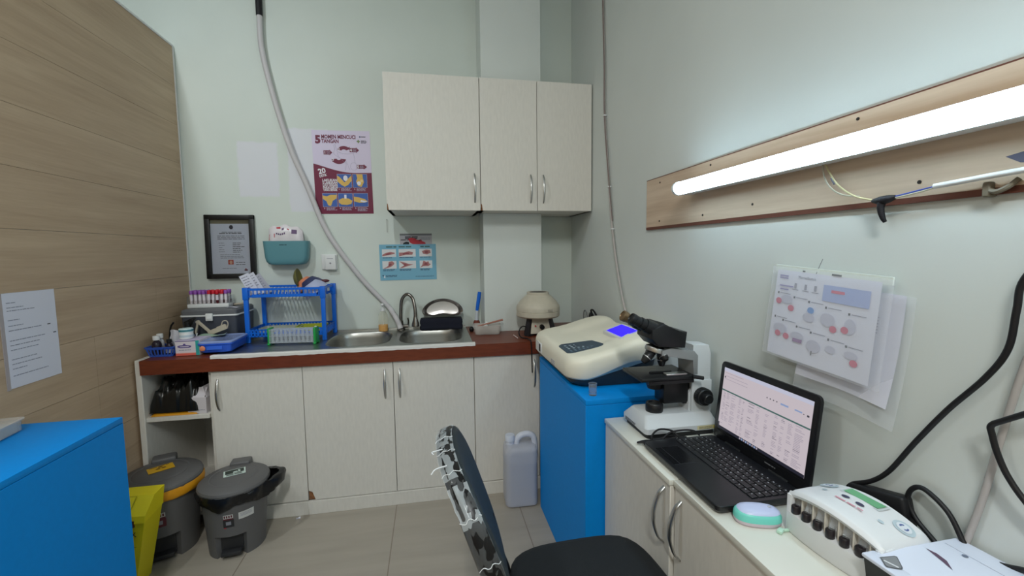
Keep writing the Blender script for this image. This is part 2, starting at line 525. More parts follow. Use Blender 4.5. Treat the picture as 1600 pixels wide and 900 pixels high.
# double bowl sink with a ribbed drainboard on the left
s = thing('kitchen_sink', 'stainless steel double bowl sink with ribbed drainboard set in the brown worktop', 'sink', (-0.38, 2.42, 0.797))
o = Matrix.Translation((0.38, -2.42, -0.797))
DZ = 0.8015
b = B(o)
SY0, SY1 = 2.158, 2.655
cells = [(-0.585, -0.196, -0.3815, 2.4075, 0.161, 0.187), (-0.196, 0.198, -0.011, 2.4075, 0.166, 0.187)]
NA = 96
for (x0, x1, cx, cy, a, c) in cells:
    angs = sorted([2 * math.pi * i / NA for i in range(NA)] + [math.atan2(yy - cy, xx - cx) % (2 * math.pi) for xx in (x0, x1) for yy in (SY0, SY1)])
    inner = []; outer = []
    for th in angs:
        r = sup(a, c, 3.6, th); inner.append((cx + r * math.cos(th), cy + r * math.sin(th), DZ))
        dx, dy = math.cos(th), math.sin(th)
        tt = min([((x1 if dx > 0 else x0) - cx) / dx if abs(dx) > 1e-9 else 9, ((SY1 if dy > 0 else SY0) - cy) / dy if abs(dy) > 1e-9 else 9])
        outer.append((cx + tt * dx, cy + tt * dy, DZ))
    b.rings([outer, inner], STEEL, cap0=False, cap1=False)
b.poly([(-0.62, SY0, DZ), (-0.585, SY0, DZ), (-0.585, SY1, DZ), (-0.62, SY1, DZ)], STEEL)
b.box(-0.985, 0.198, SY0 - 0.001, SY0, 0.7972, DZ, STEEL)
b.box(0.198, 0.199, SY0, SY1, 0.7972, DZ, STEEL)
b.box(-0.985, 0.199, SY1, SY1 + 0.006, 0.7972, 0.812, STEEL)
b.build('deck', s, fix=False)
d = B(o)
def drain(u_, v_):
    x = -0.985 + u_ * 0.365; y = SY0 + v_ * (SY1 - SY0)
    z = DZ
    if 0.06 < v_ < 0.92 and 0.05 < u_ < 0.95:
        z = DZ - 0.0022 + 0.0022 * (1 - abs(math.sin((v_ - .06) / .86 * math.pi * 11)) ** 0.8)
    return (x, y, z)
d.grid(drain, 10, 132, STEEL)
d.build('drainboard', s, 60, fix=False)
for (x0, x1, cx, cy, a, c) in cells:
    k = B(o)
    loops = []
    for (f, z, p) in ((1.0, DZ + 0.0004, 3.6), (0.985, DZ - 0.004, 3.6), (0.965, DZ - 0.03, 3.6), (0.93, DZ - 0.12, 3.6), (0.88, DZ - 0.148, 3.4), (0.78, DZ - 0.158, 3.2), (0.3, DZ - 0.162, 2.2), (0.12, DZ - 0.163, 2), (0.11, DZ - 0.168, 2), (0.02, DZ - 0.168, 2)):
        loops.append([(cx + f * sup(a, c, p, 2 * math.pi * i / 64) * math.cos(2 * math.pi * i / 64), cy + f * sup(a, c, p, 2 * math.pi * i / 64) * math.sin(2 * math.pi * i / 64), z) for i in range(64)])
    k.rings(loops, STEEL, cap0=False, cap1=True)
    k.build('bowl', s, 50, fix=False)
k = B(o)
rn = random.Random(5)
n = 60
prof = []
for i in range(n + 1):
    x = -0.990 + 1.198 * i / n
    y0 = 2.1375 + rn.uniform(-0.0006, 0.0006); y1 = 2.171 + rn.uniform(-0.003, 0.003)
    prof.append([(x, y0, 0.7905 + rn.uniform(-.002, .001)), (x, y0 - 0.0005, 0.8035), (x, y0 + 0.004, 0.8062), (x, y1, 0.8048), (x, y1 + 0.002, 0.8016)])
k.rings(prof, m('white_sealant', (232, 230, 226), 0.6), closed=False, cap0=False, cap1=False)
plab(k.build('sealant', s, 60, fix=False), 'white sealant strip along the front edge of the sink')

# gooseneck tap
t = thing('kitchen_faucet', 'chrome gooseneck tap with spray head between the two sink bowls', 'tap', (-0.185, 2.634, DZ))
B().lathe([(0.024, 0), (0.024, 0.006), (0.017, 0.012), (0.014, 0.03), (0.014, 0.055)], TAPS).build('base', t)
sp = B()
sp.tube([(0, 0, .03), (0.002, -0.002, 0.12), (0.012, -0.008, 0.185), (0.043, -0.022, 0.214), (0.074, -0.04, 0.19), (0.086, -0.055, 0.13), (0.087, -0.06, 0.075)], 0.0098, TAPS, 12, 10)
sp.build('spout', t)
B().lathe([(0.010, 0.0), (0.012, -0.012), (0.0215, -0.045), (0.0225, -0.058), (0.018, -0.061)], TAPS, c=(0.087, -0.060, 0.086)).build('spray_head', t)
l = B(); l.cyl((0.01, 0, 0.022), (0.044, -0.004, 0.022), 0.011, TAPS); l.tube([(0.040, -0.004, 0.025), (0.044, -0.006, 0.05), (0.041, -0.008, 0.072)], 0.0048, TAPS, 10)
l.build('lever', t)

# ------------------------------------------------------------------ wall cabinets
FY = 2.31
def wall_unit(label, x0, x1, doors, notch=None, chipL=True):
    cx = (x0 + x1) / 2
    u = thing('wall_cabinet', label, 'cabinet', (cx, FY, 1.477), group='cream wall cabinets above the sink')
    o = Matrix.Translation((-cx, -FY, -1.477))
    c = B(o)
    z0, z1 = 1.477, 2.157
    ya = FY + 0.02
    def slab(xa, xb, yb):
        c.box(xa, xb, ya, yb, z0, z0 + .018, LAMI); c.box(xa, xb, ya, yb, z1 - .018, z1, LAMI)
    if notch is None:
        slab(x0, x1, 2.678)
        c.box(x0, x0 + .018, ya, 2.678, z0, z1, LAMI); c.box(x1 - .018, x1, ya, 2.678, z0, z1, LAMI)
        c.box(x0, x1, 2.670, 2.678, z0, z1, LAMI)
    else:
        slab(x0, 0.640, 2.468); slab(0.640, x1, 2.678)
        c.box(x0, x0 + .018, ya, 2.468, z0, z1, LAMI); c.box(x1 - .018, x1, ya, 2.678, z0, z1, LAMI)
        c.box(x0, 0.640, 2.460, 2.468, z0, z1, LAMI); c.box(0.640, x1, 2.670, 2.678, z0, z1, LAMI)
    c.build('carcass', u)
    for a, b_, hx, chip in doors:
        d = door(u, a, b_, FY, z0 + 0.001, z1, hx, 1.519, 0.15, chip)
        for q in [d] + [w_ for w_ in COL.objects if w_.parent == d]:
            q.data.transform(o)
    return u
wall_unit('wide single door cream wall cabinet, the left one, to the right of the maroon poster', -0.213, 0.2665, [(-0.2125, 0.2655, 0.237, (-1, 0.009, 0.034))])
wall_unit('cream double door wall cabinet in the corner, wrapped around the column', 0.2685, 0.884, [(0.2700, 0.5735, 0.539, (-1, 0.008, 0.036)), (0.5765, 0.883, 0.609, None)], notch=1)
# ------------------------------------------------------------------ blue cabinets
def blue_cabinet(label, x0, x1, y0, y1, h):
    cx, cy = (x0 + x1) / 2, (y0 + y1) / 2
    u = thing('blue_cabinet', label, 'cabinet', (cx, cy, 0))
    hx, hy = (x1 - x0) / 2, (y1 - y0) / 2
    B().box(-hx, hx, -hy, hy, 0, h - 0.019, BLUECAB, 0.0012, 1).build('body', u)
    B().box(-hx - .0005, hx, -hy - .0005, hy, h - 0.018, h, BLUECAB, 0.0015, 2).build('top', u)
    return u
blue_cabinet('plain bright blue cabinet carrying the cream analyser in the right corner', 0.502, 0.886, 1.358, 1.990, 0.755)
blue_cabinet('plain bright blue cabinet against the oak wall in the near left corner', -1.308, -0.972, 0.70, 1.538, 0.752)

# ------------------------------------------------------------------ white bench: two single-door cabinets
BZ = 0.69
def bench_unit(label, x0, y0, y1, hy, hz, hl, hinge):
    u = thing('bench_cabinet', label, 'cabinet', ((x0 + .886) / 2, (y0 + y1) / 2, 0), group='white bench cabinets along the right wall')
    o = Matrix.Translation((-(x0 + .886) / 2, -(y0 + y1) / 2, 0))
    xf = x0 + 0.004
    B(o).box(xf + 0.018, 0.886, y0 + .001, y1 - .001, 0, BZ - 0.016, LAMI, 0.001, 1).build('carcass', u)
    B(o).box(x0, 0.886, y0 + .0008, y1 - .0008, BZ - 0.015, BZ, m('bench_white', (222, 222, 212), 0.35), 0.0015, 2).build('top', u)
    d = B(o).box(xf, xf + 0.017, y0 + .002, y1 - .002, 0.03, BZ - 0.017, LAMI, 0.0012, 1).build('door', u)
    h = bow_handle(hl, bulge=0.030, w=0.006)
    for v in h.bm.verts:
        c = v.co.copy()
        v.co = o @ Vector((xf + c.y, hy - c.x, hz + c.z))
    h.build('handle', d, 50)
    return u
bench_unit('white bench cabinet beside the blue one, microscope and laptop on top', 0.567, 0.942, 1.353, 0.972, 0.508, 0.150, 1)
bench_unit('white bench cabinet nearest the viewer, mouse and printer on top', 0.577, 0.32, 0.941, 0.912, 0.500, 0.152, 1)

# ------------------------------------------------------------------ chemistry analyser on the blue cabinet
CREAM = m('cream_plastic', (240, 235, 216), 0.38)
SLATE = m('slate_plastic', (44, 50, 52), 0.5)
an = thing('chemistry_analyzer', 'cream analyser with keypad and lit blue screen on the blue cabinet', 'analyser', (0.665, 1.755, 0.755))
XL, XH, YL, YH = 0.480, 0.850, 1.460, 2.045
def prof_z(x):
    pts = [(0.47, 0.852), (0.50, 0.868), (0.55, 0.877), (0.60, 0.886), (0.65, 0.898), (0.70, 0.914), (0.75, 0.929), (0.80, 0.940), (0.86, 0.944)]
    for (a, za), (c, zc) in zip(pts, pts[1:]):
        if x <= c:
            return za + (zc - za) * max(0, (x - a)) / (c - a)
    return pts[-1][1]
def top_z(x, y):
    v = (y - YL) / (YH - YL)
    z = prof_z(x)
    side = max(0.0, min(1.0, (abs(v - .5) - 0.20) / 0.14))
    side = side * side * (3 - 2 * side)
    rear = max(0.0, min(1.0, (x - 0.52) / 0.12))
    z -= 0.012 * (1 - side) * rear
    z += 0.010 * v * max(0, 1 - (x - 0.48) / 0.3)
    # raised screen hood at the back, in the near half
    sx = max(0, 1 - abs(x - 0.765) / 0.085); sy = max(0, 1 - abs(y - 1.64) / 0.19)
    z += 0.008 * min(1, sx * 1.7) * min(1, sy * 2.2) * (1 if x > 0.70 else max(0, (x - .66) / .04))
    return z
def low_z(x, y):
    f = max(0.0, min(1.0, (x - 0.53) / 0.22)); f = f * f * (3 - 2 * f)
    return 0.790 + 0.058 * f
o = Matrix.Translation((-0.665, -1.755, -0.755))
loop = rrect(XH - XL, YH - YL, 0.075, 10, (XL + XH) / 2, (YL + YH) / 2)
dense = []
for i in range(len(loop)):
    p, q = Vector(loop[i]), Vector(loop[(i + 1) % len(loop)])
    k = max(1, int((q - p).length / 0.02))
    dense += [p.lerp(q, j / k) for j in range(k)]
cx, cy = (XL + XH) / 2, (YL + YH) / 2
ctr = Vector((cx, cy))
def inset(p, d):
    hx, hy = (XH - XL) / 2, (YH - YL) / 2
    return Vector((cx + (p.x - cx) * (hx - d) / hx, cy + (p.y - cy) * (hy - d) / hy))
shell = B(o)
rs = []
rs.append([(inset(p, 0.006).x, inset(p, 0.006).y, low_z(p.x, p.y)) for p in dense])
rs.append([(p.x, p.y, low_z(p.x, p.y) + 0.008) for p in dense])
rs.append([(p.x, p.y, max(low_z(p.x, p.y) + 0.014, top_z(p.x, p.y) - 0.030)) for p in dense])
for d, dz in ((0.001, 0.020), (0.004, 0.012), (0.010, 0.0055), (0.018, 0.0015), (0.028, 0.0)):
    rs.append([(inset(p, d).x, inset(p, d).y, top_z(inset(p, d).x, inset(p, d).y) - dz) for p in dense])
for d in (0.045, 0.065, 0.085, 0.105, 0.125, 0.145, 0.160, 0.172, 0.180):
    rs.append([(inset(p, d).x, inset(p, d).y, top_z(inset(p, d).x, inset(p, d).y)) for p in dense])
shell.rings(rs, CREAM)
shell.build('housing', an, 60)
bs = B(o)
rs = []
for d, f in ((0.035, 0), (0.030, 0.15), (0.010, 0.75), (0.007, 1.0), (0.02, 1.06)):
    rs.append([(inset(p, d).x, inset(p, d).y, 0.757 + (low_z(p.x, p.y) - 0.757) * min(f, 1) + (0.004 if f > 1 else 0)) for p in dense])
bs.rings(rs, SLATE)
plab(bs.build('base', an, 50), 'dark slate base under the cream housing')
def on_top(x, y, dz):
    return (x, y, top_z(x, y) + dz)
kp = B(o)
NAVY = m('keypad_navy', (58, 76, 92), 0.45)
KEYT = m('keypad_print', (190, 205, 214), 0.5)
kx0, kx1, ky0, ky1 = 0.503, 0.650, 1.548, 1.692
def kmap(u, v):
    # rounded keypad following the shell
    return on_top(kx0 + (kx1 - kx0) * u, ky0 + (ky1 - ky0) * v, 0.0022)
outl = [(0.5 + a, 0.5 + c) for a, c in rrect(1, 1, 0.16, 5)]
kp.poly([kmap(u, v) for u, v in outl], NAVY)
bot = [on_top(kx0 + (kx1 - kx0) * u, ky0 + (ky1 - ky0) * v, -0.003) for u, v in outl]
kp.rings([bot, [kmap(u, v) for u, v in outl]], NAVY, cap0=False, cap1=False)
keypad = kp.build('keypad', an, 60)
kk = B(o)
for i in range(4):
    for j in range(3):
        u, v = 0.14 + i * 0.135, 0.40 + j * 0.17
        c = kmap(u, v)
        kk.poly([(c[0] + 0.005 * a, c[1] + 0.0055 * e, c[2] + 0.0008) for a, e in ((-1, -.6), (-.6, -1), (.6, -1), (1, -.6), (1, .6), (.6, 1), (-.6, 1), (-1, .6))], KEYT)
for i in range(6):
    u = 0.12 + i * 0.115
    c = kmap(u, 0.15); kk.poly([(c[0] + 0.0045 * a, c[1] + 0.010 * e, c[2] + 0.0008) for a, e in ((-1, -1), (1, -1), (1, 1), (-1, 1))], m('keypad_grey', (110, 132, 150), 0.5))
for i in range(4):
    c = kmap(0.74, 0.2 + i * 0.2); kk.poly([(c[0] + 0.004 * a, c[1] + 0.006 * e, c[2] + 0.0008) for a, e in ((-1, -1), (1, -1), (1, 1), (-1, 1))], m('keypad_grey', (110, 132, 150), 0.5))
kk.build('keys', keypad)
# screen: rim + lit panel lying on the hood
sc = B(o)
S0 = [on_top(0.700, 1.545, 0.004), on_top(0.775, 1.560, 0.004), on_top(0.775, 1.715, 0.004), on_top(0.700, 1.715, 0.004)]
def plane_quad(x0, x1, y0, y1, lift):
    za, zb = top_z(0.705, 1.64) + 0.004, top_z(0.775, 1.64) + 0.004
    zz = lambda x: za + (zb - za) * (x - 0.705) / 0.07 + lift
    return [(x0, y0, zz(x0)), (x1, y0, zz(x1)), (x1, y1, zz(x1)), (x0, y1, zz(x0))]
fr = plane_quad(0.706, 0.792, 1.535, 1.705, 0.0095)
frb = [(p[0], p[1], p[2] - 0.030) for p in fr]
sc.rings([frb, fr], m('screen_rim', (226, 226, 224), 0.4), cap0=False)
scr = sc.build('screen', an, 30)
sb = B(o)
sb.poly(plane_quad(0.716, 0.784, 1.548, 1.694, 0.0105), m('blue_backlight', (44, 12, 250), 0.3, emit=1.0))
plab(sb.build('display', scr), 'lit blue display')
# slots and small print on the left side of the housing
sd = B(o)
sd.box(0.4765, 0.484, 1.86, 1.95, 0.800, 0.845, WHITE, 0.002, 1)
sd.box(0.4755, 0.480, 1.875, 1.90, 0.805, 0.840, BLACK, 0.002, 1)
sd.build('cover_flap', an)
sd = B(o)
for i in range(3):
    sd.box(0.4794, 0.4800, 1.66 + 0.0, 1.71, 0.812 - i * .007, 0.815 - i * .007, GREYP)
sd.build('print', an)

# clear specimen cup in front of the analyser
c = B()
c.lathe([(0.0125, 0), (0.0135, 0.001), (0.0145, 0.040), (0.0155, 0.0415), (0.0150, 0.0425), (0.0135, 0.041), (0.0125, 0.012), (0.0115, 0.010), (0.0, 0.010)], CLEAR, n=24, cap1=False)
tag(at(c.build('specimen_cup'), (0.545, 1.405, 0.7555)), 'tiny clear plastic specimen cup on the blue cabinet before the analyser', 'cup')

# wire loops behind the analyser on the right wall
b = B(); b.tube([(0.882, 2.20, 0.80), (0.878, 2.24, 0.88), (0.868, 2.27, 0.925), (0.862, 2.22, 0.935), (0.866, 2.17, 0.90), (0.874, 2.12, 0.82)], 0.005, CABLE)
b.lathe([(0.012, -0.02), (0.012, 0.01), (0.006, 0.03)], CABLE, c=(0.872, 2.285, 0.885), n=12)
tag(at(b.build('wall_plug_cable'), (0, 0, 0)), 'black looped cable with plug at the right wall behind the analyser', 'cable')
b = B(); b.tube([(0.880, 2.40, 0.80), (0.876, 2.41, 0.88), (0.872, 2.38, 0.915), (0.872, 2.35, 0.90), (0.874, 2.32, 0.86)], 0.0032, m('grey_cable', (110, 112, 112), 0.5))
tag(b.build('thin_cable'), 'thin grey cable loop in the corner behind the analyser', 'cable')

# ------------------------------------------------------------------ microscope
MW = m('microscope_white', (206, 210, 212), 0.4)
MG = m('microscope_grey', (150, 153, 154), 0.4, 0.2)
MB = m('microscope_black', (26, 27, 29), 0.38)
ms = thing('microscope', 'white and black binocular microscope on the bench beside the analyser', 'microscope', (0.735, 1.245, BZ))
XZ = lambda pts, y0, y1, mat, b, bev=0.003: b.prism([(p[0], p[1]) for p in pts], -y1, -y0, mat, M=Matrix(((1, 0, 0, 0), (0, 0, -1, 0), (0, 1, 0, 0), (0, 0, 0, 1))), bev=bev)
o = Matrix.Translation((-0.735, -1.245, -BZ))
b = B(o)
b.rings([[(x, y, BZ + 0.016) for x, y in rrect(0.245, 0.160, 0.012, 4, 0.742, 1.243)], [(x, y, BZ + 0.032) for x, y in rrect(0.245, 0.160, 0.012, 4, 0.742, 1.243)],
         [(x, y, BZ + 0.058) for x, y in rrect(0.225, 0.105, 0.012, 4, 0.748, 1.248)], [(x, y, BZ + 0.061) for x, y in rrect(0.218, 0.098, 0.010, 4, 0.748, 1.248)]], MW)
base = b.build('base', ms)
B(o).prism(rrect(0.228, 0.148, 0.012, 4, 0.742, 1.243), BZ, BZ + 0.0165, MB).build('foot', base)
b = B(o)
b.box(0.790, 0.862, 1.1629, 1.1636, BZ + 0.018, BZ + 0.030, m('label_cream', (214, 205, 160), 0.6))
b.lathe([(0.0075, 0), (0.0075, 0.0006)], m('label_yellow', (236, 214, 60), 0.5), M=Matrix.Translation((0.852, 1.1628, BZ + 0.024)) @ Matrix.Rotation(R(90), 4, 'X'), n=20)
Mf = Matrix.Translation((0.796, 1.1626, BZ + 0.0265)) @ Matrix(((1, 0, 0, 0), (0, 0, -1, 0), (0, 1, 0, 0), (0, 0, 0, 1)))
b.lines(0, 0, 0.045, 3, 0.0033, 0.0012, 0.0003, DARK, Mf, 4)
b.build('sticker', base)
b = B(o)
ML = Matrix.Translation((0.6190, 1.300, BZ + 0.026)) @ Matrix(((0, 0, -1, 0), (-1, 0, 0, 0), (0, 1, 0, 0), (0, 0, 0, 1)))
b.lines(0, 0, 0.08, 3, 0.004, 0.0022, 0.0004, DARK, ML, 9)
b.build('print', base)
b = B(o)
b.lathe([(0.026, 0), (0.027, 0.004), (0.027, 0.024), (0.024, 0.028), (0.019, 0.028), (0.018, 0.024), (0, 0.024)], MB, c=(0.685, 1.235, BZ + 0.060), cap1=False)
b.build('field_lens', ms)
b = B(o)
XZ([(0.790, BZ + 0.060), (0.866, BZ + 0.060), (0.866, BZ + 0.240), (0.858, BZ + 0.268), (0.800, BZ + 0.272), (0.800, BZ + 0.13), (0.790, BZ + 0.12)], 1.213, 1.277, MW, b)
b.build('pillar', ms)
b = B(o)
XZ([(0.690, 0.950), (0.720, 0.958), (0.800, 0.944), (0.812, 0.930), (0.812, 0.870), (0.796, 0.870), (0.796, 0.918), (0.772, 0.918), (0.735, 0.930), (0.690, 0.934)], 1.200, 1.285, MG, b, 0.002)
plab(b.build('arm', ms), 'grey curved arm')
# head: prism housing with two eyepiece tubes toward the user
b = B(o)
XZ([(0.672, 0.966), (0.762, 0.958), (0.768, 1.008), (0.720, 1.014), (0.690, 1.038), (0.650, 1.020), (0.650, 0.990)], 1.190, 1.292, MB, b, 0.006)
hd = b.build('head', ms)
dirv = Vector((-0.80, 0, 0.40)).normalized()
for k, y in enumerate((1.212, 1.272)):
    b = B(o)
    p0 = Vector((0.690, y, 1.005))
    b.cyl(p0, p0 + dirv * 0.060, 0.021, MB)
    b.cyl(p0 + dirv * 0.058, p0 + dirv * 0.078, 0.018, MB)
    e = b.build('eyepiece_tube', hd)
    b = B(o)
    mt = m('eyepiece_brass', (126, 104, 76), 0.35, 0.5) if k == 1 else MB
    p1 = p0 + dirv * 0.076
    b.lathe([(0.0155, 0), (0.0155, 0.020), (0.0175, 0.022), (0.0175, 0.034), (0.0140, 0.036), (0.0125, 0.033), (0, 0.032)], mt, M=Matrix.Translation(p1) @ dirv.to_track_quat('Z', 'Y').to_matrix().to_4x4(), n=24, cap1=False)
    b.build('eyepiece', hd)
# nosepiece and objectives
nd = Vector((-0.28, 0, -1)).normalized()
b = B(o)
b.lathe([(0.020, -0.010), (0.034, -0.002), (0.036, 0.004), (0.035, 0.012), (0.022, 0.016), (0, 0.016)], CHROME, M=Matrix.Translation((0.694, 1.242, 0.951)) @ nd.to_track_quat('Z', 'Y').to_matrix().to_4x4())
ns = b.build('nosepiece', ms)
for (px, py, dv, ln) in ((0.706, 1.235, Vector((0.05, 0, -1)), 0.047), (0.676, 1.236, Vector((-0.72, -0.05, -0.70)), 0.045), (0.694, 1.262, Vector((-0.3, 0.75, -0.7)), 0.036), (0.700, 1.222, Vector((0.1, -0.7, -0.75)), 0.030)):
    b = B(o)
    dv = dv.normalized()
    b.lathe([(0.0135, 0), (0.0135, ln * .15), (0.0145, ln * .18), (0.0145, ln * .62), (0.0115, ln * .80), (0.0085, ln), (0, ln)], MB, M=Matrix.Translation((px, py, 0.942)) @ dv.to_track_quat('Z', 'Y').to_matrix().to_4x4(), n=20, cap1=False)
    b.lathe([(0.0148, ln * .55), (0.0150, ln * .57), (0.0148, ln * .60)], CHROME, M=Matrix.Translation((px, py, 0.942)) @ dv.to_track_quat('Z', 'Y').to_matrix().to_4x4(), n=20)
    b.build('objective_lens', ns)
# stage, clip, condenser, knobs
b = B(o)
b.box(0.612, 0.792, 1.180, 1.315, 0.862, 0.874, MB, 0.003, 2)
b.box(0.640, 0.790, 1.184, 1.200, 0.850, 0.8625, MB, 0.002, 1)
st = b.build('stage', ms)
b = B(o)
b.box(0.700, 0.770, 1.190, 1.212, 0.8742, 0.880, CHROME, 0.001, 1)
b.prism([(0.660, 1.225), (0.735, 1.222), (0.705, 1.250), (0.680, 1.250)], 0.8742, 0.881, MB, bev=0.001)
b.cyl((0.780, 1.178, 0.872), (0.812, 1.172, 0.866), 0.006, MB)
b.build('slide_clip', st)
b = B(o)
b.box(0.706, 0.792, 1.215, 1.276, 0.776, 0.850, MB, 0.006, 2)
b.lathe([(0.022, 0.822), (0.026, 0.836), (0.026, 0.862)], MB, c=(0.690, 1.245, 0))
b.box(0.776, 0.800, 1.222, 1.270, 0.770, 0.870, MB, 0.003, 1)
b.build('condenser', ms)
b = B(o)
Mk = Matrix.Translation((0.828, 1.2135, 0.800)) @ Matrix.Rotation(R(90), 4, 'X')
b.box(0.796, 0.866, 1.205, 1.2145, 0.745, 0.850, MW, 0.004, 2)
b.lathe([(0.025, 0.008), (0.0265, 0.010), (0.0265, 0.032), (0.024, 0.035), (0.015, 0.035), (0.015, 0.050), (0.013, 0.052), (0, 0.052)], MB, M=Mk, n=30, cap1=False)
for i in range(30):
    a = 2 * math.pi * i / 30
    b.box(0.026, 0.0278, -0.001, 0.001, 0.012, 0.031, MB, M=Mk @ Matrix.Rotation(a, 4, 'Z'))
b.build('focus_knob', ms)
# coiled black cable in front of the microscope
b = B()
rn = random.Random(8)
pts = []
for k in range(44):
    a = k * 0.62
    rx = 0.052 + 0.014 * math.sin(k * 1.3); ry = 0.016 + 0.009 * math.cos(k * .9)
    pts.append((0.655 + rx * math.cos(a) + 0.02 * math.sin(k * .37), 1.132 + ry * math.sin(a) + 0.006 * math.sin(k * .5), BZ + 0.0035 + 0.010 * (0.5 + 0.5 * math.sin(k * 0.83))))
for q in ((0.700, 1.130, BZ + 0.018), (0.690, 1.140, BZ + 0.034), (0.650, 1.143, BZ + 0.040), (0.625, 1.138, BZ + 0.022), (0.640, 1.130, BZ + 0.006), (0.680, 1.138, BZ + 0.028), (0.730, 1.145, BZ + 0.030), (0.770, 1.150, BZ + 0.022), (0.790, 1.152, BZ + 0.006)):
    pts.append(q)
b.tube(pts, 0.0028, CABLE, 7, 5)
tag(b.build('coiled_cable'), 'coil of thin black cable lying between microscope and laptop', 'cable')
# ------------------------------------------------------------------ laptop
LB = m('laptop_black', (22, 23, 27), 0.32, var=0.1, scale=120)
lp = thing('laptop', 'open black laptop with a lit spreadsheet screen on the white bench', 'laptop', (0.700, 0.953, BZ + 0.001))
# local: x toward the wall (hinge at +x), y along the bench
o = Matrix.Translation((-0.700, -0.953, -BZ - 0.001))
x0, x1, y0, y1, zt = 0.588, 0.812, 0.788, 1.118, BZ + 0.021
b = B(o)
b.rings([[(x, y, BZ + 0.003) for x, y in rrect(x1 - x0 - .01, y1 - y0 - .01, 0.010, 4, (x0 + x1) / 2, (y0 + y1) / 2)],
         [(x, y, BZ + 0.010) for x, y in rrect(x1 - x0, y1 - y0, 0.012, 4, (x0 + x1) / 2, (y0 + y1) / 2)],
         [(x, y, zt - 0.0015) for x, y in rrect(x1 - x0, y1 - y0, 0.012, 4, (x0 + x1) / 2, (y0 + y1) / 2)],
         [(x, y, zt) for x, y in rrect(x1 - x0 - .003, y1 - y0 - .003, 0.011, 4, (x0 + x1) / 2, (y0 + y1) / 2)]], LB)
for fx in (x0 + .03, x1 - .03):
    for fy in (y0 + .03, y1 - .03):
        b.cyl((fx, fy, BZ + 0.001), (fx, fy, BZ + 0.004), 0.007, BLACK, n=12)
bs = b.build('base', lp)
b = B(o)
tx0, tx1, ty0, ty1 = x0 + 0.012, x0 + 0.078, 0.975, 1.070
b.flat(tx0, ty0, tx1, ty1, zt + 0.0003, m('touchpad_black', (18, 19, 22), 0.22))
b.box(tx0, tx1, ty0 - .0006, ty0, zt, zt + 0.0005, m('touchpad_seam', (70, 72, 76), 0.4))
b.box(tx0 + 0.016, tx0 + 0.0166, ty0, ty1, zt, zt + 0.0006, m('touchpad_seam', (70, 72, 76), 0.4))
b.build('touchpad', bs)
b = B(o)
KEYM = m('key_black', (26, 27, 30), 0.4)
KEYL = m('key_legend', (178, 182, 188), 0.5)
kx0, ky1 = 0.682, 1.106     # rows run away from the user in +x; columns run from +y (reader's left) to -y
rows = [(0, [1.3, 1, 1.3, 5.2, 1.3, 1, 1, 1, 1, 1]), (1, [2.2] + [1] * 10 + [2.0, 1, 1]), (2, [1.8] + [1] * 11 + [1.6, 1]), (3, [1.4] + [1] * 12 + [1.2, 1]), (4, [1] * 13 + [1.8, 1]), (5, [.9] * 17)]
rl = random.Random(6)
for r, ws in rows:
    tot = sum(ws); pitch = (1.106 - 0.800) / tot
    y = ky1
    dx = 0.0175 if r < 5 else 0.011
    xr = kx0 + r * 0.0178
    for w_ in ws:
        ww = w_ * pitch
        b.box(xr, xr + dx - 0.0025, y - ww + 0.0012, y - 0.0012, zt, zt + 0.0022, KEYM, 0.0006, 1)
        if w_ < 3:
            cxk = xr + dx * .62; cyk = y - 0.0045
            b.flat(cxk - 0.0014, cyk - 0.0014 - 0.0022 * rl.random(), cxk + 0.0014, cyk, zt + 0.0024, KEYL)
        y -= ww
b.build('keyboard', bs)
# lid
ang = math.atan2(0.024, 0.222)
LM = o @ Matrix.Translation((0.812, 0.953, zt - 0.004)) @ Matrix.Rotation(ang, 4, 'Y') @ Matrix(((0, 0, -1, 0), (-1, 0, 0, 0), (0, 1, 0, 0), (0, 0, 0, 1)))
# lid local: x to the reader's right (-y), y up the lid, z toward the user
b = B(LM)
Wd, Hd = 0.330, 0.228
b.prism(rrect(Wd, Hd, 0.012, 5, 0, Hd / 2), -0.008, 0.0, LB, bev=0.0015)
lid = b.build('lid', lp)
b = B(LM)
b.box(-Wd / 2 + 0.012, Wd / 2 - 0.012, 0.026, 0.0275, 0.0, 0.0006, BLACK)
b.cyl((-0.11, 0.002, -0.003), (-0.05, 0.002, -0.003), 0.006, BLACK); b.cyl((0.05, 0.002, -0.003), (0.11, 0.002, -0.003), 0.006, BLACK)
b.build('hinge', lid)
def glow(nm, c, s=1.0):
    return glowmat(nm, c, s * .92)
SW = glow('screen_white', (204, 193, 200)); SG = glow('screen_grid', (168, 158, 172)); SD = glow('screen_text', (120, 112, 126)); ST = glow('screen_green', (70, 104, 100)); SB = glow('screen_bluebar', (196, 198, 218)); SK = glow('screen_taskbar', (34, 34, 48)); SL = glow('screen_link', (140, 160, 200)); SN = glow('screen_dark_dot', (60, 60, 70))
b = B(LM)
sx0, sx1, sy0, sy1 = -0.150, 0.150, 0.034, 0.212
SWd, SHt = sx1 - sx0, sy1 - sy0
def P(u, v):
    return (sx0 + u * SWd, sy1 - v * SHt)
def bar(u0, v0, u1, v1, mat, z=0.0012):
    a = P(u0, v1); c = P(u1, v0)
    b.flat(a[0], a[1], c[0], c[1], z, mat)
bar(0, 0, 1, 1, SW, 0.0008)
bar(0, 0, 1, 0.055, SB)
bar(0, 0.955, 1, 1, SK)
bar(0, 0.352, 1, 0.374, ST, 0.0014)
rs = random.Random(12)
for i in range(3):
    bar(0.02, 0.075 + i * .05, 0.12 + 0.3 * rs.random(), 0.082 + i * .05, SG)
for i in range(4):
    bar(0.55 + i * 0.035, 0.19, 0.562 + i * .035, 0.205, SN)
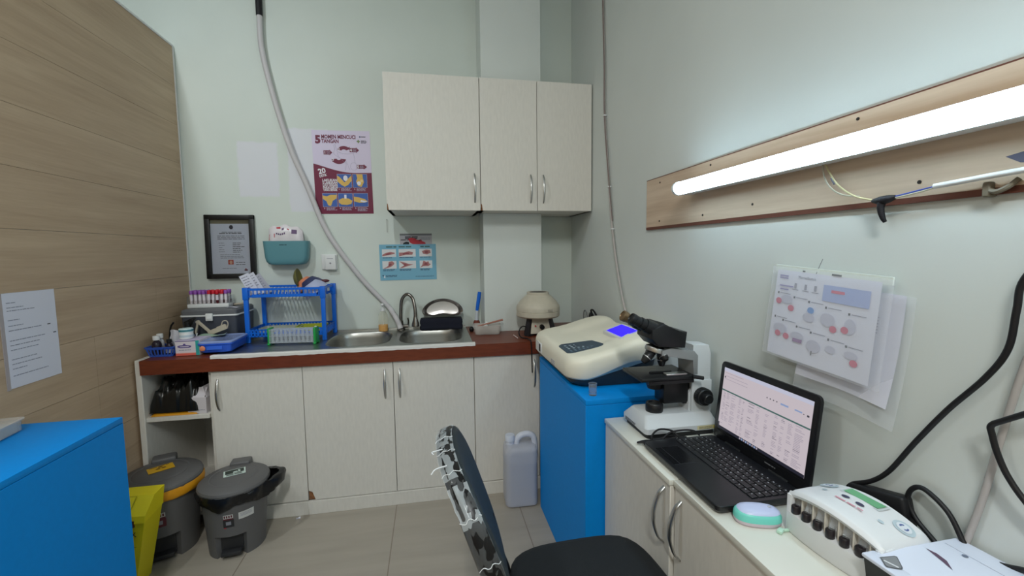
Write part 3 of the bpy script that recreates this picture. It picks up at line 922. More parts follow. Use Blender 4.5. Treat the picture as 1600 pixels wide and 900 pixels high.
bar(0.70, 0.19, 0.78, 0.215, SL); bar(0.84, 0.19, 0.91, 0.210, SL)
bar(0.955, 0.20, 0.975, 0.225, SN); bar(0.92, 0.205, 0.93, 0.215, SN)
bar(0.015, 0.14, 0.030, 0.165, SN)
cols = [(0.03, .04), (0.075, .05), (0.14, .07), (0.24, .04), (0.29, .03), (0.36, .08), (0.46, .05), (0.56, .04), (0.66, .05), (0.73, .04), (0.80, .05), (0.87, .09)]
for r in range(26):
    v = 0.39 + r * 0.0212
    for (u, w_) in cols:
        if rs.random() < 0.72:
            bar(u, v, u + w_ * (0.5 + 0.5 * rs.random()), v + 0.0085, SD if rs.random() < .12 else SG)
for i in range(9):
    bar(0.30 + i * 0.026, 0.963, 0.318 + i * .026, 0.99, SL if i % 2 else SG, 0.0016)
bar(0.0, 0.90, 0.02, 0.955, SN)
plab(b.build('screen', lid), 'lit screen showing a pale spreadsheet with a dark green row')
b = B(LM)
b.lines(0.035, 0.019, 0.035, 1, .01, 0.003, 0.0006, m('lid_print', (110, 112, 116), 0.5), None, 2, 0)
b.build('lid_print', lid)
b = B(LM)
b.ell(0, 0.2205, 0.0018, 0.0018, 0.0006, m('camera_lens', (50, 50, 60), 0.2))
b.build('camera_lens', lid)

# ------------------------------------------------------------------ mouse
ms_ = thing('computer_mouse', 'turquoise and pale lilac wireless mouse on the bench before the laptop', 'mouse', (0.658, 0.757, BZ), rz=R(-18))
MSC = Matrix.Diagonal((.90, .90, .95, 1))
TURQ = m('turquoise_plastic', (118, 214, 200), 0.35); LILAC = m('lilac_plastic', (196, 205, 236), 0.3); PALE = m('mouse_bottom', (214, 200, 210), 0.4)
def mloop(a, c, z, dx=0):
    a *= .90; c *= .90; z *= .96
    return [(dx + sup(a, c, 2.6, 2 * math.pi * i / 36) * math.cos(2 * math.pi * i / 36), sup(a, c, 2.6, 2 * math.pi * i / 36) * math.sin(2 * math.pi * i / 36), z) for i in range(36)]
b = B(); b.rings([mloop(0.048, 0.027, 0.001), mloop(0.051, 0.030, 0.005), mloop(0.051, 0.030, 0.011)], PALE); b.build('bottom_shell', ms_)
b = B(); b.rings([mloop(0.0515, 0.0305, 0.0105), mloop(0.051, 0.030, 0.019), mloop(0.048, 0.0275, 0.025), mloop(0.044, 0.024, 0.0285)], TURQ, cap0=True); b.build('side_shell', ms_, 60)
b = B(); b.rings([mloop(0.0465, 0.0260, 0.0268, .001), mloop(0.043, 0.0235, 0.0305), mloop(0.033, 0.018, 0.0335), mloop(0.018, 0.010, 0.0350), mloop(0.004, 0.003, 0.0353)], LILAC, cap0=False)
tp = b.build('top_shell', ms_, 60)
b = B(MSC); b.cyl((0.026, -0.003, 0.031), (0.026, 0.003, 0.031), 0.0055, m('wheel_grey', (190, 194, 206), 0.4), n=16); b.build('scroll_wheel', tp)
b = B(); b.tube([(0, 0, 0.003), (0.015, -0.01, 0.003), (0.03, -0.004, 0.003)], 0.003, m('mint_rubber', (190, 226, 206), 0.5))
b.box(-0.012, 0.004, -0.005, 0.005, 0.0, 0.007, m('mint_rubber', (190, 226, 206), 0.5), 0.002, 2)
tag(at(b.build('usb_dongle'), (0.680, 0.717, BZ + 0.0005), R(30)), 'small mint green dongle lying between the mouse and the tube mixer', 'dongle')

# ------------------------------------------------------------------ white tube mixer with six black caps
DW = m('instrument_white', (226, 228, 230), 0.35)
mx_ = thing('tube_mixer', 'white curved tube mixer with green display and six black capped tubes on the bench', 'mixer', (0.767, 0.640, BZ + 0.001), rz=R(5))
# local: length along y (-.1 near .. +.1 far), front faces -x
HL, D0, D1 = 0.088, -0.064, 0.058
def ztop(x, y):
    t = y / HL
    return 0.100 - 0.020 * t * t - 0.004 * (x - D0) / (D1 - D0) + 0.003 * t
b = B()
ny = 24
sec = []
for i in range(ny + 1):
    y = -HL + 2 * HL * i / ny
    e = 1 - max(0, abs(y) / HL - 0.94) / 0.06 * 0.10
    f0 = D0 - 0.010 * (1 - (y / HL) ** 2)
    zf = ztop(D0, y)
    pr_ = [(f0 * 0.97, 0.0), (f0, 0.004), (f0, 0.042), (f0 + 0.016, 0.046), (f0 + 0.020, zf - 0.020), (f0 + 0.006, zf - 0.014), (f0 + 0.003, zf - 0.008), (f0 + 0.007, zf - 0.002)]
    for k in range(7):
        x = f0 + 0.012 + (D1 - 0.010 - f0 - 0.012) * k / 6
        pr_.append((x, ztop(x, y) * e + 0.001 * math.sin(math.pi * k / 6)))
    pr_ += [(D1 - 0.002, ztop(D1, y) * e - 0.008), (D1, ztop(D1, y) * e - 0.02), (D1, 0.004), (D1 - .003, 0.0)]
    sec.append([(x, y, z) for x, z in pr_])
b.rings(sec, DW)
body = b.build('housing', mx_, 40)
# end cheeks close the tube recess
for s_ in (-1, 1):
    b = B()
    y = s_ * HL
    f0 = D0
    zf = ztop(D0, y)
    b.prism([(f0 - .0005, 0.001), (f0 - .0005, zf - 0.006), (f0 + 0.03, zf - 0.004), (f0 + 0.03, 0.001)], -0.010, 0.0, DW, M=Matrix.Translation((0, y + (0 if s_ < 0 else -0.010), 0)) @ Matrix(((1, 0, 0, 0), (0, 0, -1, 0), (0, 1, 0, 0), (0, 0, 0, 1))), bev=0.001)
    b.build('end_cheek', mx_)
ON = lambda x, y, dz=0.0008: (x, y, ztop(x, y) + 0.001 + dz)
def patch(b, pts, mat, dz=0.0012):
    b.poly([ON(p[0], p[1], dz) for p in pts], mat)
def ell_pts(cx, cy, rx, ry, n=24):
    return [(cx + rx * math.cos(2 * math.pi * i / n), cy + ry * math.sin(2 * math.pi * i / n)) for i in range(n)]
b = B()
patch(b, [(0.010, -0.032), (0.040, -0.032), (0.040, 0.040), (0.010, 0.040)], m('display_bezel', (205, 210, 212), 0.4), 0.0016)
dsp = b.build('display', mx_)
b = B()
patch(b, [(0.0140, -0.027), (0.0365, -0.027), (0.0365, 0.035), (0.0140, 0.035)], m('lcd_green', (96, 158, 116), 0.3, emit=0.25), 0.0024)
plab(b.build('lcd', dsp), 'green lit display window')
RING = m('button_ring', (186, 202, 210), 0.4); BTN = m('button_blue', (88, 106, 160), 0.4); SLB = m('slate_button', (66, 66, 92), 0.4)
for (px, py) in ((0.018, -0.067), (0.020, 0.068)):
    b = B()
    patch(b, ell_pts(px, py, 0.0155, 0.0155), RING, 0.0012)
    patch(b, ell_pts(px, py, 0.0105, 0.0105), m('button_white', (222, 228, 234), 0.4), 0.0018)
    for k in range(2):
        a0 = 0.6 + math.pi * k
        patch(b, [(px + r_ * math.cos(a0 + t_), py + r_ * math.sin(a0 + t_)) for r_, t_ in [(0.0065, j * .3) for j in range(7)] + [(0.0038, j * .3) for j in range(6, -1, -1)]], BTN, 0.0024)
    b.build('round_button', mx_)
for py in (0.016, -0.010):
    b = B(); patch(b, ell_pts(-0.006, py, 0.0050, 0.0072), SLB, 0.0016); b.build('small_button', mx_)
for py in (-0.050, 0.052):
    b = B(); patch(b, ell_pts(-0.012, py, 0.0042, 0.0045), RING, 0.0014); b.build('indicator', mx_)
b = B()
zz = ztop(-0.026, 0) + 0.0022
Mt = Matrix.Translation((-0.028, 0.022, zz - 0.0003)) @ Matrix.Rotation(R(-90), 4, 'Z')
b.lines(0.0, 0.006, 0.050, 1, 0.01, 0.004, 0.0006, m('pink_print', (214, 150, 165), 0.5), Mt, 3, 0)
b.build('print', mx_)
for i in range(6):
    y = 0.071 - i * 0.0250
    f0 = D0 - 0.010 * (1 - (y / HL) ** 2)
    h = B()
    h.lathe([(0.0072, 0), (0.0076, 0.001), (0.0076, 0.014), (0.0066, 0.0155), (0, 0.0155)], m('cap_black', (38, 34, 38), 0.4), c=(f0 + 0.0075, y, 0.0435), n=18, cap1=False)
    tg = h.build('tube_cap', mx_)
    h = B(); h.cyl((f0 + 0.0105, y, 0.0588), (f0 + 0.0185, y, ztop(D0, y) - 0.020), 0.0055, CLEAR, n=14); h.build('tube', tg)
for i in range(7):
    y = 0.0835 - i * 0.0250
    f0 = D0 - 0.010 * (1 - (y / HL) ** 2)
    b = B(); b.box(f0 + 0.010, f0 + 0.024, y - 0.0012, y + 0.0012, 0.044, ztop(D0, y) - 0.017, m('rib_cream', (226, 220, 208), 0.45)); b.build('divider', mx_)

# ------------------------------------------------------------------ printer in the near right corner
pr_t = thing('label_printer', 'white printer with black front in the near right corner of the bench', 'printer', (0.790, 0.455, BZ + 0.001), rz=R(1))
b = B()
PX0, PX1, PY0, PY1 = -0.100, 0.092, -0.110, 0.104
b.prism([(PY0, 0.0), (PY1, 0.0), (PY1, 0.064), (PY1 - 0.006, 0.070), (PY0, 0.070)], PX0 + 0.012, PX1, m('printer_white', (222, 228, 244), 0.35), M=Matrix(((0, 0, 1, 0), (1, 0, 0, 0), (0, 1, 0, 0), (0, 0, 0, 1))), bev=0.003)
b.box(PX0 - 0.006, PX0 + 0.02, PY0, PY1, 0.064, 0.0705, m('printer_white', (222, 228, 244), 0.35), 0.0025, 2)
body = b.build('housing', pr_t)
b = B(); b.rings([[(PX0 + 0.004, y, 0.0), (PX0 + 0.004, y, 0.03), (PX0 + 0.000, y, 0.05), (PX0 - 0.003, y, 0.0655), (PX0 + 0.014, y, 0.0655), (PX0 + 0.014, y, 0.0)] for y in (PY0 + .002, PY1 - .002)], BLACK)
plab(b.build('front_panel', pr_t), 'glossy black front panel')
b = B()
TRI = [(-0.0915, 0.0845), (-0.090, 0.0872), (-0.064, 0.0845), (-0.0615, 0.082), (-0.079, 0.0605), (-0.084, 0.0575), (-0.0875, 0.0585), (-0.101, 0.066), (-0.102, 0.069)]
b.fp([(x, y) for x, y in TRI], 0.0712, m('badge_rim', (120, 122, 128), 0.4, 0.5))
cxm = sum(p[0] for p in TRI) / len(TRI); cym = sum(p[1] for p in TRI) / len(TRI)
b.fp([(cxm + (x - cxm) * .86, cym + (y - cym) * .86) for x, y in TRI], 0.0716, m('badge_grey', (150, 152, 156), 0.4, 0.3))
Mb = Matrix.Translation((-0.0900, 0.0800, 0.072)) @ Matrix.Rotation(R(-72), 4, 'Z')
b.lines(0, 0, 0.019, 1, .01, 0.0035, 0, m('badge_print', (226, 228, 232), 0.4), Mb, 5, 0)
b.build('badge', pr_t)
b = B()
b.fp([(0.006, 0.088), (0.009, 0.074), (0.005, 0.058), (-0.010, 0.040), (-0.003, 0.058), (0.002, 0.074)], 0.0710, m('slot_plum', (96, 74, 96), 0.5))  # flat plum crescent drawn as the paper slot
b.box(0.052, 0.0525, PY0, PY1 - .012, 0.0698, 0.0707, m('seam_grey', (170, 176, 190), 0.5))
b.ell(0.046, 0.060, 0.004, 0.004, 0.0711, m('led_grey', (110, 120, 140), 0.4))
b.build('paper_slot', pr_t)

# ------------------------------------------------------------------ leads at the right wall
b = B()
b.box(-0.014, 0.014, -0.055, 0.055, 0, 0.058, CABLE, 0.006, 3)
tag(at(b.build('power_adapter'), (0.872, 0.672, BZ + 0.030), rot=(R(-14), 0, R(2))), 'black power adapter block behind the white tube mixer at the wall', 'adapter')
def lead(name, label, cat_, pts, r, mat, n=10):
    b = B(); b.tube(pts, r, mat, n, 8)
    return tag(b.build(name), label, cat_)
X = 0.876
lead('power_cable', 'thick black cable sweeping down the right wall to the adapter', 'cable', [(X, 0.40, 1.34), (X, 0.455, 1.275), (X, 0.497, 1.211), (X, 0.503, 1.162), (X, 0.509, 1.101), (X, 0.533, 1.049), (X, 0.581, 0.978), (X, 0.627, 0.900), (X, 0.669, 0.823), (X - .003, 0.700, 0.785), (X - .008, 0.735, 0.760), (X - .012, 0.745, 0.742)], 0.0046, CABLE)
lead('looped_cable', 'black cable standing in a tall loop behind the white tube mixer', 'cable', [(X - .01, 0.52, 0.700), (X - .004, 0.560, 0.715), (X - .002, 0.586, 0.734), (X, 0.619, 0.756), (X, 0.634, 0.784), (X, 0.627, 0.809), (X, 0.607, 0.818), (X, 0.570, 0.798), (X - .002, 0.545, 0.762), (X - .006, 0.528, 0.735), (X - .01, 0.515, 0.70)], 0.0044, CABLE)
lead('bent_cable', 'black cable bending at the right edge beside the pale conduit', 'cable', [(X - .012, 0.40, 1.075), (X - .012, 0.455, 1.028), (X - .014, 0.497, 0.993), (X - .014, 0.513, 0.978), (X - .012, 0.512, 0.962), (X - .010, 0.505, 0.935), (X - .008, 0.492, 0.905), (X - .006, 0.470, 0.875), (X - .004, 0.440, 0.85), (X - .004, 0.40, 0.83)], 0.0044, CABLE)
lead('pale_conduit', 'stiff pale grey conduit slanting down the wall behind the printer', 'conduit', [(X + .006, 0.46, 1.20), (X + .006, 0.489, 1.091), (X + .006, 0.511, 0.962), (X + .006, 0.528, 0.846), (X + .004, 0.546, 0.746), (X + .002, 0.550, 0.705)], 0.0050, PVC)
lead('printer_cable', 'short black cable leaving the back of the white printer', 'cable', [(0.868, 0.520, 0.752), (0.874, 0.49, 0.758), (0.880, 0.455, 0.770), (0.881, 0.40, 0.775)], 0.0045, CABLE)
# ------------------------------------------------------------------ lamp board and tube lamp on the right wall
lbd = thing('lamp_board', 'long oak veneered board screwed to the right wall behind the tube lamp', 'board', (0.885, 0.80, 1.445))
o = Matrix.Translation((-0.885, -0.80, -1.445))
B(o).box(0.8825, 0.889, 0.02, 1.680, 1.352, 1.540, LAMPWOOD).build('panel', lbd)
EDGE = m('brown_edge_band', (106, 62, 48), 0.5)
b = B(o); b.box(0.882, 0.889, 0.02, 1.680, 1.341, 1.352, EDGE); b.box(0.882, 0.889, 0.02, 1.680, 1.540, 1.5425, EDGE)
b.build('edge_band', lbd)
for (y, z) in ((1.575, 1.520), (1.575, 1.372), (1.30, 1.372), (1.265, 1.527), (1.075, 1.383), (0.78, 1.527), (0.655, 1.378)):
    b = B(o); b.lathe([(0.0035, 0), (0.0035, 0.0012), (0.001, 0.0015)], m('screw_dark', (60, 55, 52), 0.4, 0.6), M=Matrix.Translation((0.8825, y, z)) @ Matrix.Rotation(R(-90), 4, 'Y'), n=12)
    b.build('screw', lbd)
b = B(o); b.fp([(0, 0), (0.10, 0.018), (0.10, -0.010), (0.05, -0.018), (0.018, -0.012)], 0.0006, m('slate_sticker', (96, 96, 116), 0.5), on_right(0.535, 1.398, 0.8825))
b.build('sticker', lbd)
tl = thing('tube_lamp', 'lit white LED tube lamp fixed along the oak board on the right wall', 'lamp', (0.855, 0.78, 1.462))
o = Matrix.Translation((-0.855, -0.78, -1.462))
TY0, TY1 = 0.13, 1.350
MXZ = Matrix(((1, 0, 0, 0), (0, 0, -1, 0), (0, 1, 0, 0), (0, 0, 0, 1)))
ZC = 1.464
b = B(o)
b.prism([(0.8825, ZC - .017), (0.8825, ZC + .017), (0.838, ZC + .0215), (0.826, ZC + .0215), (0.826, ZC - .0215), (0.838, ZC - .0215)], -TY1, -TY0, m('lamp_housing', (225, 228, 228), 0.4), M=MXZ)
b.build('housing', tl)
b = B(o)
b.prism([(0.8265 - .024 * math.cos(R(a)), ZC + .0205 * math.sin(R(a))) for a in range(-90, 91, 15)], -(TY1 - .008), -(TY0 + .008), m('lamp_tube', (205, 237, 255), 0.3, emit=22.0), M=MXZ)
b.build('diffuser', tl)
for y0, y1 in ((TY0 - .006, TY0 + .006), (TY1 - .006, TY1 + .006)):
    b = B(o)
    b.prism([(0.8825, ZC - .018), (0.8825, ZC + .018), (0.826, ZC + .0225)] + [(0.826 - .0255 * math.cos(R(a)), ZC + .0225 * math.sin(R(a))) for a in range(75, -76, -15)] + [(0.826, ZC - .0225)], -y1, -y0, m('end_cap_white', (225, 232, 232), 0.4), M=MXZ)
    b.build('end_cap', tl)
# connecting wires under the lamp
w = thing('lamp_wiring', 'thin lamp wires, black tape joint and white lead along the lower board edge', 'wiring', (0.868, 0.72, 1.36))
o = Matrix.Translation((-0.868, -0.72, -1.36))
YW = m('cream_wire', (216, 206, 160), 0.5); GW = m('clear_wire', (186, 180, 160), 0.4)
b = B(o)
b.tube([(0.868, 0.842, 1.452), (0.866, 0.825, 1.425), (0.866, 0.800, 1.392), (0.868, 0.765, 1.366), (0.869, 0.722, 1.352)], 0.0018, YW, 7)
b.tube([(0.868, 0.846, 1.452), (0.866, 0.836, 1.415), (0.864, 0.815, 1.388), (0.866, 0.790, 1.372), (0.869, 0.755, 1.364)], 0.0016, GW, 7)
b.tube([(0.869, 0.705, 1.354), (0.868, 0.675, 1.357), (0.868, 0.640, 1.362), (0.868, 0.610, 1.366)], 0.0016, m('blue_wire', (60, 80, 170), 0.5), 7)
b.tube([(0.869, 0.708, 1.351), (0.867, 0.675, 1.354), (0.868, 0.640, 1.359), (0.868, 0.610, 1.365)], 0.0016, GW, 7)
b.build('wire', w)
b = B(o)
b.cyl((0.867, 0.820, 1.412), (0.867, 0.812, 1.398), 0.0026, m('wire_joint_grey', (110, 110, 125), 0.4), n=10)
b.build('wire_joint', w)
b = B(o)
b.tube([(0.869, 0.728, 1.352), (0.867, 0.712, 1.351), (0.866, 0.697, 1.352), (0.868, 0.684, 1.355)], 0.006, m('black_tape', (24, 22, 28), 0.55, bump=.4, bscale=300), 10, rfun=lambda t: 0.6 + 0.8 * math.sin(math.pi * t))
b.tube([(0.867, 0.708, 1.350), (0.866, 0.709, 1.335), (0.868, 0.706, 1.318), (0.872, 0.704, 1.309)], 0.0075, m('black_tape', (24, 22, 28), 0.55), 10, rfun=lambda t: 1.0 - 0.55 * t)
b.build('tape', w)
b = B(o)
b.tube([(0.868, 0.620, 1.365), (0.867, 0.57, 1.368), (0.867, 0.52, 1.371), (0.867, 0.40, 1.376)], 0.0048, WHITE, 10)
b.build('lead', w)
b = B(o)
b.box(0.872, 0.8895, 0.545, 0.556, 1.338, 1.362, m('clip_grey', (116, 108, 92), 0.5), .002, 1); b.tube([(0.880, 0.556, 1.356), (0.874, 0.54, 1.345), (0.874, 0.525, 1.350), (0.880, 0.515, 1.362)], 0.004, m('clip_grey', (116, 108, 92), 0.5), 8)
b.build('clip', w)

# cable running down the right wall behind the analyser
c = thing('wall_cable', 'thin grey cable clipped down the right wall above the analyser', 'cable', (0.88, 2.1, 2.0))
o = Matrix.Translation((-0.88, -2.1, -2.0))
b = B(o); b.tube([(0.883, 2.175, 3.0), (0.883, 2.160, 2.508), (0.883, 2.137, 2.191), (0.883, 2.130, 1.941), (0.883, 2.084, 1.678), (0.882, 2.032, 1.405), (0.880, 1.967, 1.202), (0.878, 1.899, 1.053), (0.876, 1.85, 0.975), (0.876, 1.82, 0.94)], 0.0055, PVC, 10)
b.tube([(0.8785, 2.168, 3.0), (0.8785, 2.152, 2.508), (0.8785, 2.130, 2.191), (0.8785, 2.122, 1.941), (0.8785, 2.076, 1.678), (0.8825, 2.024, 1.405)], 0.0025, m('dark_flex', (120, 104, 100), 0.5), 8)
b.build('flex', c)
for (y, z) in ((2.128, 1.938), (2.066, 1.575), (2.022, 1.365)):
    b = B(o); b.box(0.874, 0.8895, y - 0.010, y + 0.010, z - 0.0035, z + 0.0035, WHITE, .001, 1); b.build('clip', c)

# ------------------------------------------------------------------ drip hose over the sink
h = thing('drain_hose', 'pale flexible hose hanging down the back wall into the sink', 'hose', (-0.60, 2.655, 1.5))
o = Matrix.Translation((0.60, -2.655, -1.5))
HOSE = m('hose_translucent', (206, 203, 205), 0.4, spec=0.4)
HP = [(-0.873, 2.655, 2.56), (-0.869, 2.655, 2.359), (-0.818, 2.655, 2.092), (-0.749, 2.655, 1.836), (-0.676, 2.655, 1.644), (-0.60, 2.655, 1.429), (-0.520, 2.652, 1.282), (-0.387, 2.656, 1.093), (-0.268, 2.658, 0.955), (-0.228, 2.630, 0.905), (-0.200, 2.596, 0.860), (-0.184, 2.585, 0.818)]
b = B(o)
b.tube(HP, 0.0145, HOSE, 12, 28, rfun=lambda t: 1.0 + 0.05 * math.sin(t * 1000) if t < .97 else 1.05)
b.build('tube', h)
b = B(o); b.tube([(-0.870, 2.655, 3.0), (-0.872, 2.655, 2.70), (-0.873, 2.655, 2.54)], 0.0165, m('black_tape', (24, 22, 28), 0.55), 12); b.build('tape_sleeve', h)

# ------------------------------------------------------------------ posters and papers
MAR = m('poster_maroon', (116, 26, 62), 0.45); LAV = m('poster_lilac', (222, 212, 236), 0.5); PB = m('poster_blue', (62, 100, 178), 0.5); SKIN = m('poster_yellow_hand', (226, 186, 98), 0.55); WP = m('poster_white', (236, 234, 242), 0.5); PG = m('poster_line_grey', (184, 178, 200), 0.5)
PW, PH = 0.316, 0.470
po = B()
po.box(0, PW, 0, PH, 0.0, 0.0008, LAV)
def px(u, v): return (u * PW, (1 - v) * PH)
wave = [px(u / 30, 0.395 + 0.11 * math.sin(min(1, u / 30 / 0.72) * math.pi / 2) ** 1.15 - 0.012 * max(0, u / 30 - .72)) for u in range(31)]
po.fp([px(0, 1), px(1, 1)] + list(reversed(wave)), 0.0012, MAR)
po.text('5', 0.058, *px(0.055, 0.150), 0.0016, MAR, bold=0.06)
po.text('MOMEN MENCUCI', 0.029, *px(0.16, 0.095), 0.0016, MAR, bold=0.035, width=0.185)
po.text('TANGAN', 0.029, *px(0.16, 0.147), 0.0016, MAR, bold=0.035, width=0.093)
po.ell(*px(0.825, 0.070), 0.0038, 0.0048, 0.0016, m('logo_blue', (62, 74, 120), 0.5)); po.lines(*px(0.845, 0.065), 0.030, 1, .01, .004, .0016, DARK, None, 1, 0)
po.ell(*px(0.795, 0.125), 0.004, 0.010, 0.0015, m('logo_olive', (120, 140, 90), 0.5)); po.ell(*px(0.795, 0.125), 0.010, 0.004, 0.0016, m('logo_olive', (120, 140, 90), 0.5))
po.lines(*px(0.84, 0.113), 0.033, 3, .006, .003, .0016, DARK, None, 2, .2)
def arrow(u, v, w_, h_, num):
    x, y = px(u, v)
    po.fp([(x, y - h_ * .36), (x + w_ * .68, y - h_ * .36), (x + w_ * .68, y - h_ * .5), (x + w_, y), (x + w_ * .68, y + h_ * .5), (x + w_ * .68, y + h_ * .36), (x, y + h_ * .36)], 0.0016, MAR)
    po.text(num, 0.022, x + 0.002, y - 0.0075, 0.0021, WP, bold=0.03)
    po.lines(x + 0.016, y + 0.0065, w_ * .45, 4, .0042, .0016, .0021, PG, None, int(num), .2)
arrow(0.185, 0.262, 0.047, 0.032, '1'); arrow(0.635, 0.230, 0.052, 0.032, '4'); arrow(0.745, 0.430, 0.057, 0.030, '5')
def bow(cu, cv, r0, r1, a0, a1, num, tx):
    cx_, cy_ = px(cu, cv)
    A = [a0 + (a1 - a0) * i / 12 for i in range(13)]
    po.fp([(cx_ + r1 * math.cos(a), cy_ + r1 * .8 * math.sin(a)) for a in A] + [(cx_ + r0 * math.cos(a), cy_ + r0 * .8 * math.sin(a)) for a in reversed(A)], 0.0016, MAR)
    po.text(num, 0.020, cx_ + tx[0], cy_ + tx[1], 0.0021, WP, bold=0.03)
bow(0.535, 0.245, 0.014, 0.037, R(25), R(160), '2', (-0.031, 0.004))
po.fp([px(0.59, 0.205), px(0.645, 0.19), px(0.62, 0.225)], 0.0017, MAR)
bow(0.44, 0.330, 0.012, 0.040, R(190), R(350), '3', (-0.036, -0.013))
po.fp([px(0.32, 0.345), px(0.40, 0.345), px(0.33, 0.375)], 0.0017, MAR)
for pts in ([(0.365, 0.17), (0.375, 0.22), (0.36, 0.27), (0.40, 0.30), (0.47, 0.33)], [(0.385, 0.16), (0.40, 0.20), (0.43, 0.25), (0.55, 0.275), (0.66, 0.27), (0.71, 0.26)], [(0.70, 0.27), (0.715, 0.34), (0.72, 0.39)], [(0.42, 0.26), (0.44, 0.31), (0.53, 0.37), (0.57, 0.39)], [(0.57, 0.36), (0.555, 0.44), (0.54, 0.475)], [(0.585, 0.38), (0.60, 0.43), (0.625, 0.47)]):
    po.tube([(*px(u, v), 0.0009) for u, v in pts], 0.0009, PG, 5, 6)
po.tube([(px(0.695, 0.425)[0] + 0.019 * math.cos(i * .35), px(0.695, 0.425)[1] + 0.021 * math.sin(i * .35), 0.0009) for i in range(19)], 0.0009, PG, 5, 3)
po.text('20', 0.040, *px(0.085, 0.520), 0.0016, WP, bold=0.035, rot=R(13))
po.text('DETIK', 0.019, *px(0.095, 0.560), 0.0016, WP, bold=0.03, rot=R(13), width=0.041)
for i, tx in enumerate(('LAKUKAN', '5 LANGKAH', 'CUCI TANGAN', 'PAKAI SABUN', 'YANG BENAR')):
    po.text(tx, 0.0185, *px(0.135 + 0.0015 * i, 0.605 + i * 0.0295), 0.0016, WP, bold=0.035, width=0.079)
pics = [(0.395, 0.520, 0), (0.665, 0.520, 1), (0.125, 0.752, 2), (0.395, 0.752, 3), (0.665, 0.752, 4)]
for (u, v, k) in pics:
    w_, h_ = 0.245, 0.160
    x0_, y1_ = px(u, v); x1_, y0_ = px(u + w_, v + h_)
    po.flat(x0_ - 0.001, y0_ - 0.001, x1_ + 0.001, y1_ + 0.001, 0.0015, WP)
    po.flat(x0_, y0_, x1_, y1_, 0.0019, PB)
    q = lambda a, c: (x0_ + (x1_ - x0_) * a, y1_ + (y0_ - y1_) * c)
    if k == 0:
        po.fp([q(0, .1), q(.2, .25), q(.5, .62), q(.8, .3), q(1, .1), q(1, .5), q(.75, .8), q(.5, .95), q(.25, .8), q(0, .55)], 0.0023, SKIN); po.ell(*q(.58, .3), .012, .016, .0026, WP)
    elif k == 1:
        po.fp([q(.25, 0), q(.7, 0), q(.72, .3), q(.78, .6), q(.6, .95), q(.35, .9), q(.22, .55), q(.32, .3)], 0.0023, SKIN); po.ell(*q(.42, .68), .011, .011, .0026, WP); po.ell(*q(.62, .5), .008, .008, .0026, m('poster_pale_yellow', (240, 214, 150), .5))
    elif k == 2:
        po.fp([q(0, .15), q(.3, .22), q(.55, .1), q(1, .1), q(.95, .4), q(.7, .55), q(.55, .95), q(.35, .9), q(.25, .6), q(0, .4)], 0.0023, SKIN)
    elif k == 3:
        po.fp([q(.02, .5), q(.3, .35), q(.7, .38), q(.98, .55), q(.9, .8), q(.6, .88), q(.2, .85), q(.02, .7)], 0.0023, SKIN); po.flat(*q(.42, .4), *q(.58, .1), .0026, WP)
    else:
        po.fp([q(0, .25), q(.35, .3), q(.8, .45), q(.98, .62), q(.8, .7), q(.4, .72), q(0, .6)], 0.0023, SKIN); po.fp([q(.5, .5), q(.98, .62), q(.7, .7), q(.45, .62)], .0026, WP)
    po.text(str(k + 1), 0.010, *px(u + 0.015, v + h_ + 0.028), 0.0016, WP, bold=.03)
    po.lines(*px(u + 0.055, v + h_ + 0.012), 0.058, 3 + (k == 4), .0058, .0030, .0016, PG, None, 40 + k, .25)
p = tag(po.build('hanging_poster', smooth=False), 'maroon and lilac hand washing poster with a big 5 on the back wall', 'poster')
place(p, on_back(-0.6385, 1.4865, 2.6797, R(0.8)))

# light blue hand washing sheet and the red picture card tucked behind it
SB_ = m('sheet_blue', (124, 182, 208), 0.25)
p2 = B()
SW_, SH_ = 0.331, 0.213
p2.box(0, SW_, 0, SH_, 0, 0.0008, SB_)
PHO = m('photo_white', (222, 224, 226), 0.3); HAND = m('photo_hand', (176, 118, 118), 0.4); HAND2 = m('photo_hand_dark', (140, 72, 80), 0.4); SD_ = m('sheet_print', (54, 82, 112), 0.4)
def q2(u, v): return (u * SW_, (1 - v) * SH_)
for i, (u, w_) in enumerate(((0.12, .18), (0.34, .22), (0.72, .17))):
    p2.lines(*q2(u, 0.05), w_ * SW_, 1, .01, .0075, .0012, m('sheet_green_print', (70, 110, 110), .4), None, 60 + i, 0)
shapes = {0: [(.02, .7), (.3, .45), (.6, .35), (.9, .45), (.9, .6), (.5, .75), (.2, .85), (.02, .9)], 1: [(.02, .45), (.3, .45), (.6, .3), (.85, .45), (.8, .75), (.4, .75), (.02, .95)], 2: [(.2, .3), (.55, .12), (.85, .2), (.9, .55), (.6, .75), (.3, .65)],
          3: [(.45, .1), (.7, .02), (.85, .25), (.8, .5), (.6, .75), (.2, .98), (.05, .95), (.4, .7)], 4: [(.02, .05), (.3, .2), (.55, .4), (.85, .5), (.5, .7), (.2, .92), (.02, .95), (.3, .6)], 5: [(.3, .02), (.55, .2), (.7, .1), (.75, .4), (.9, .5), (.7, .75), (.3, .75), (.02, .95), (.2, .6)]}
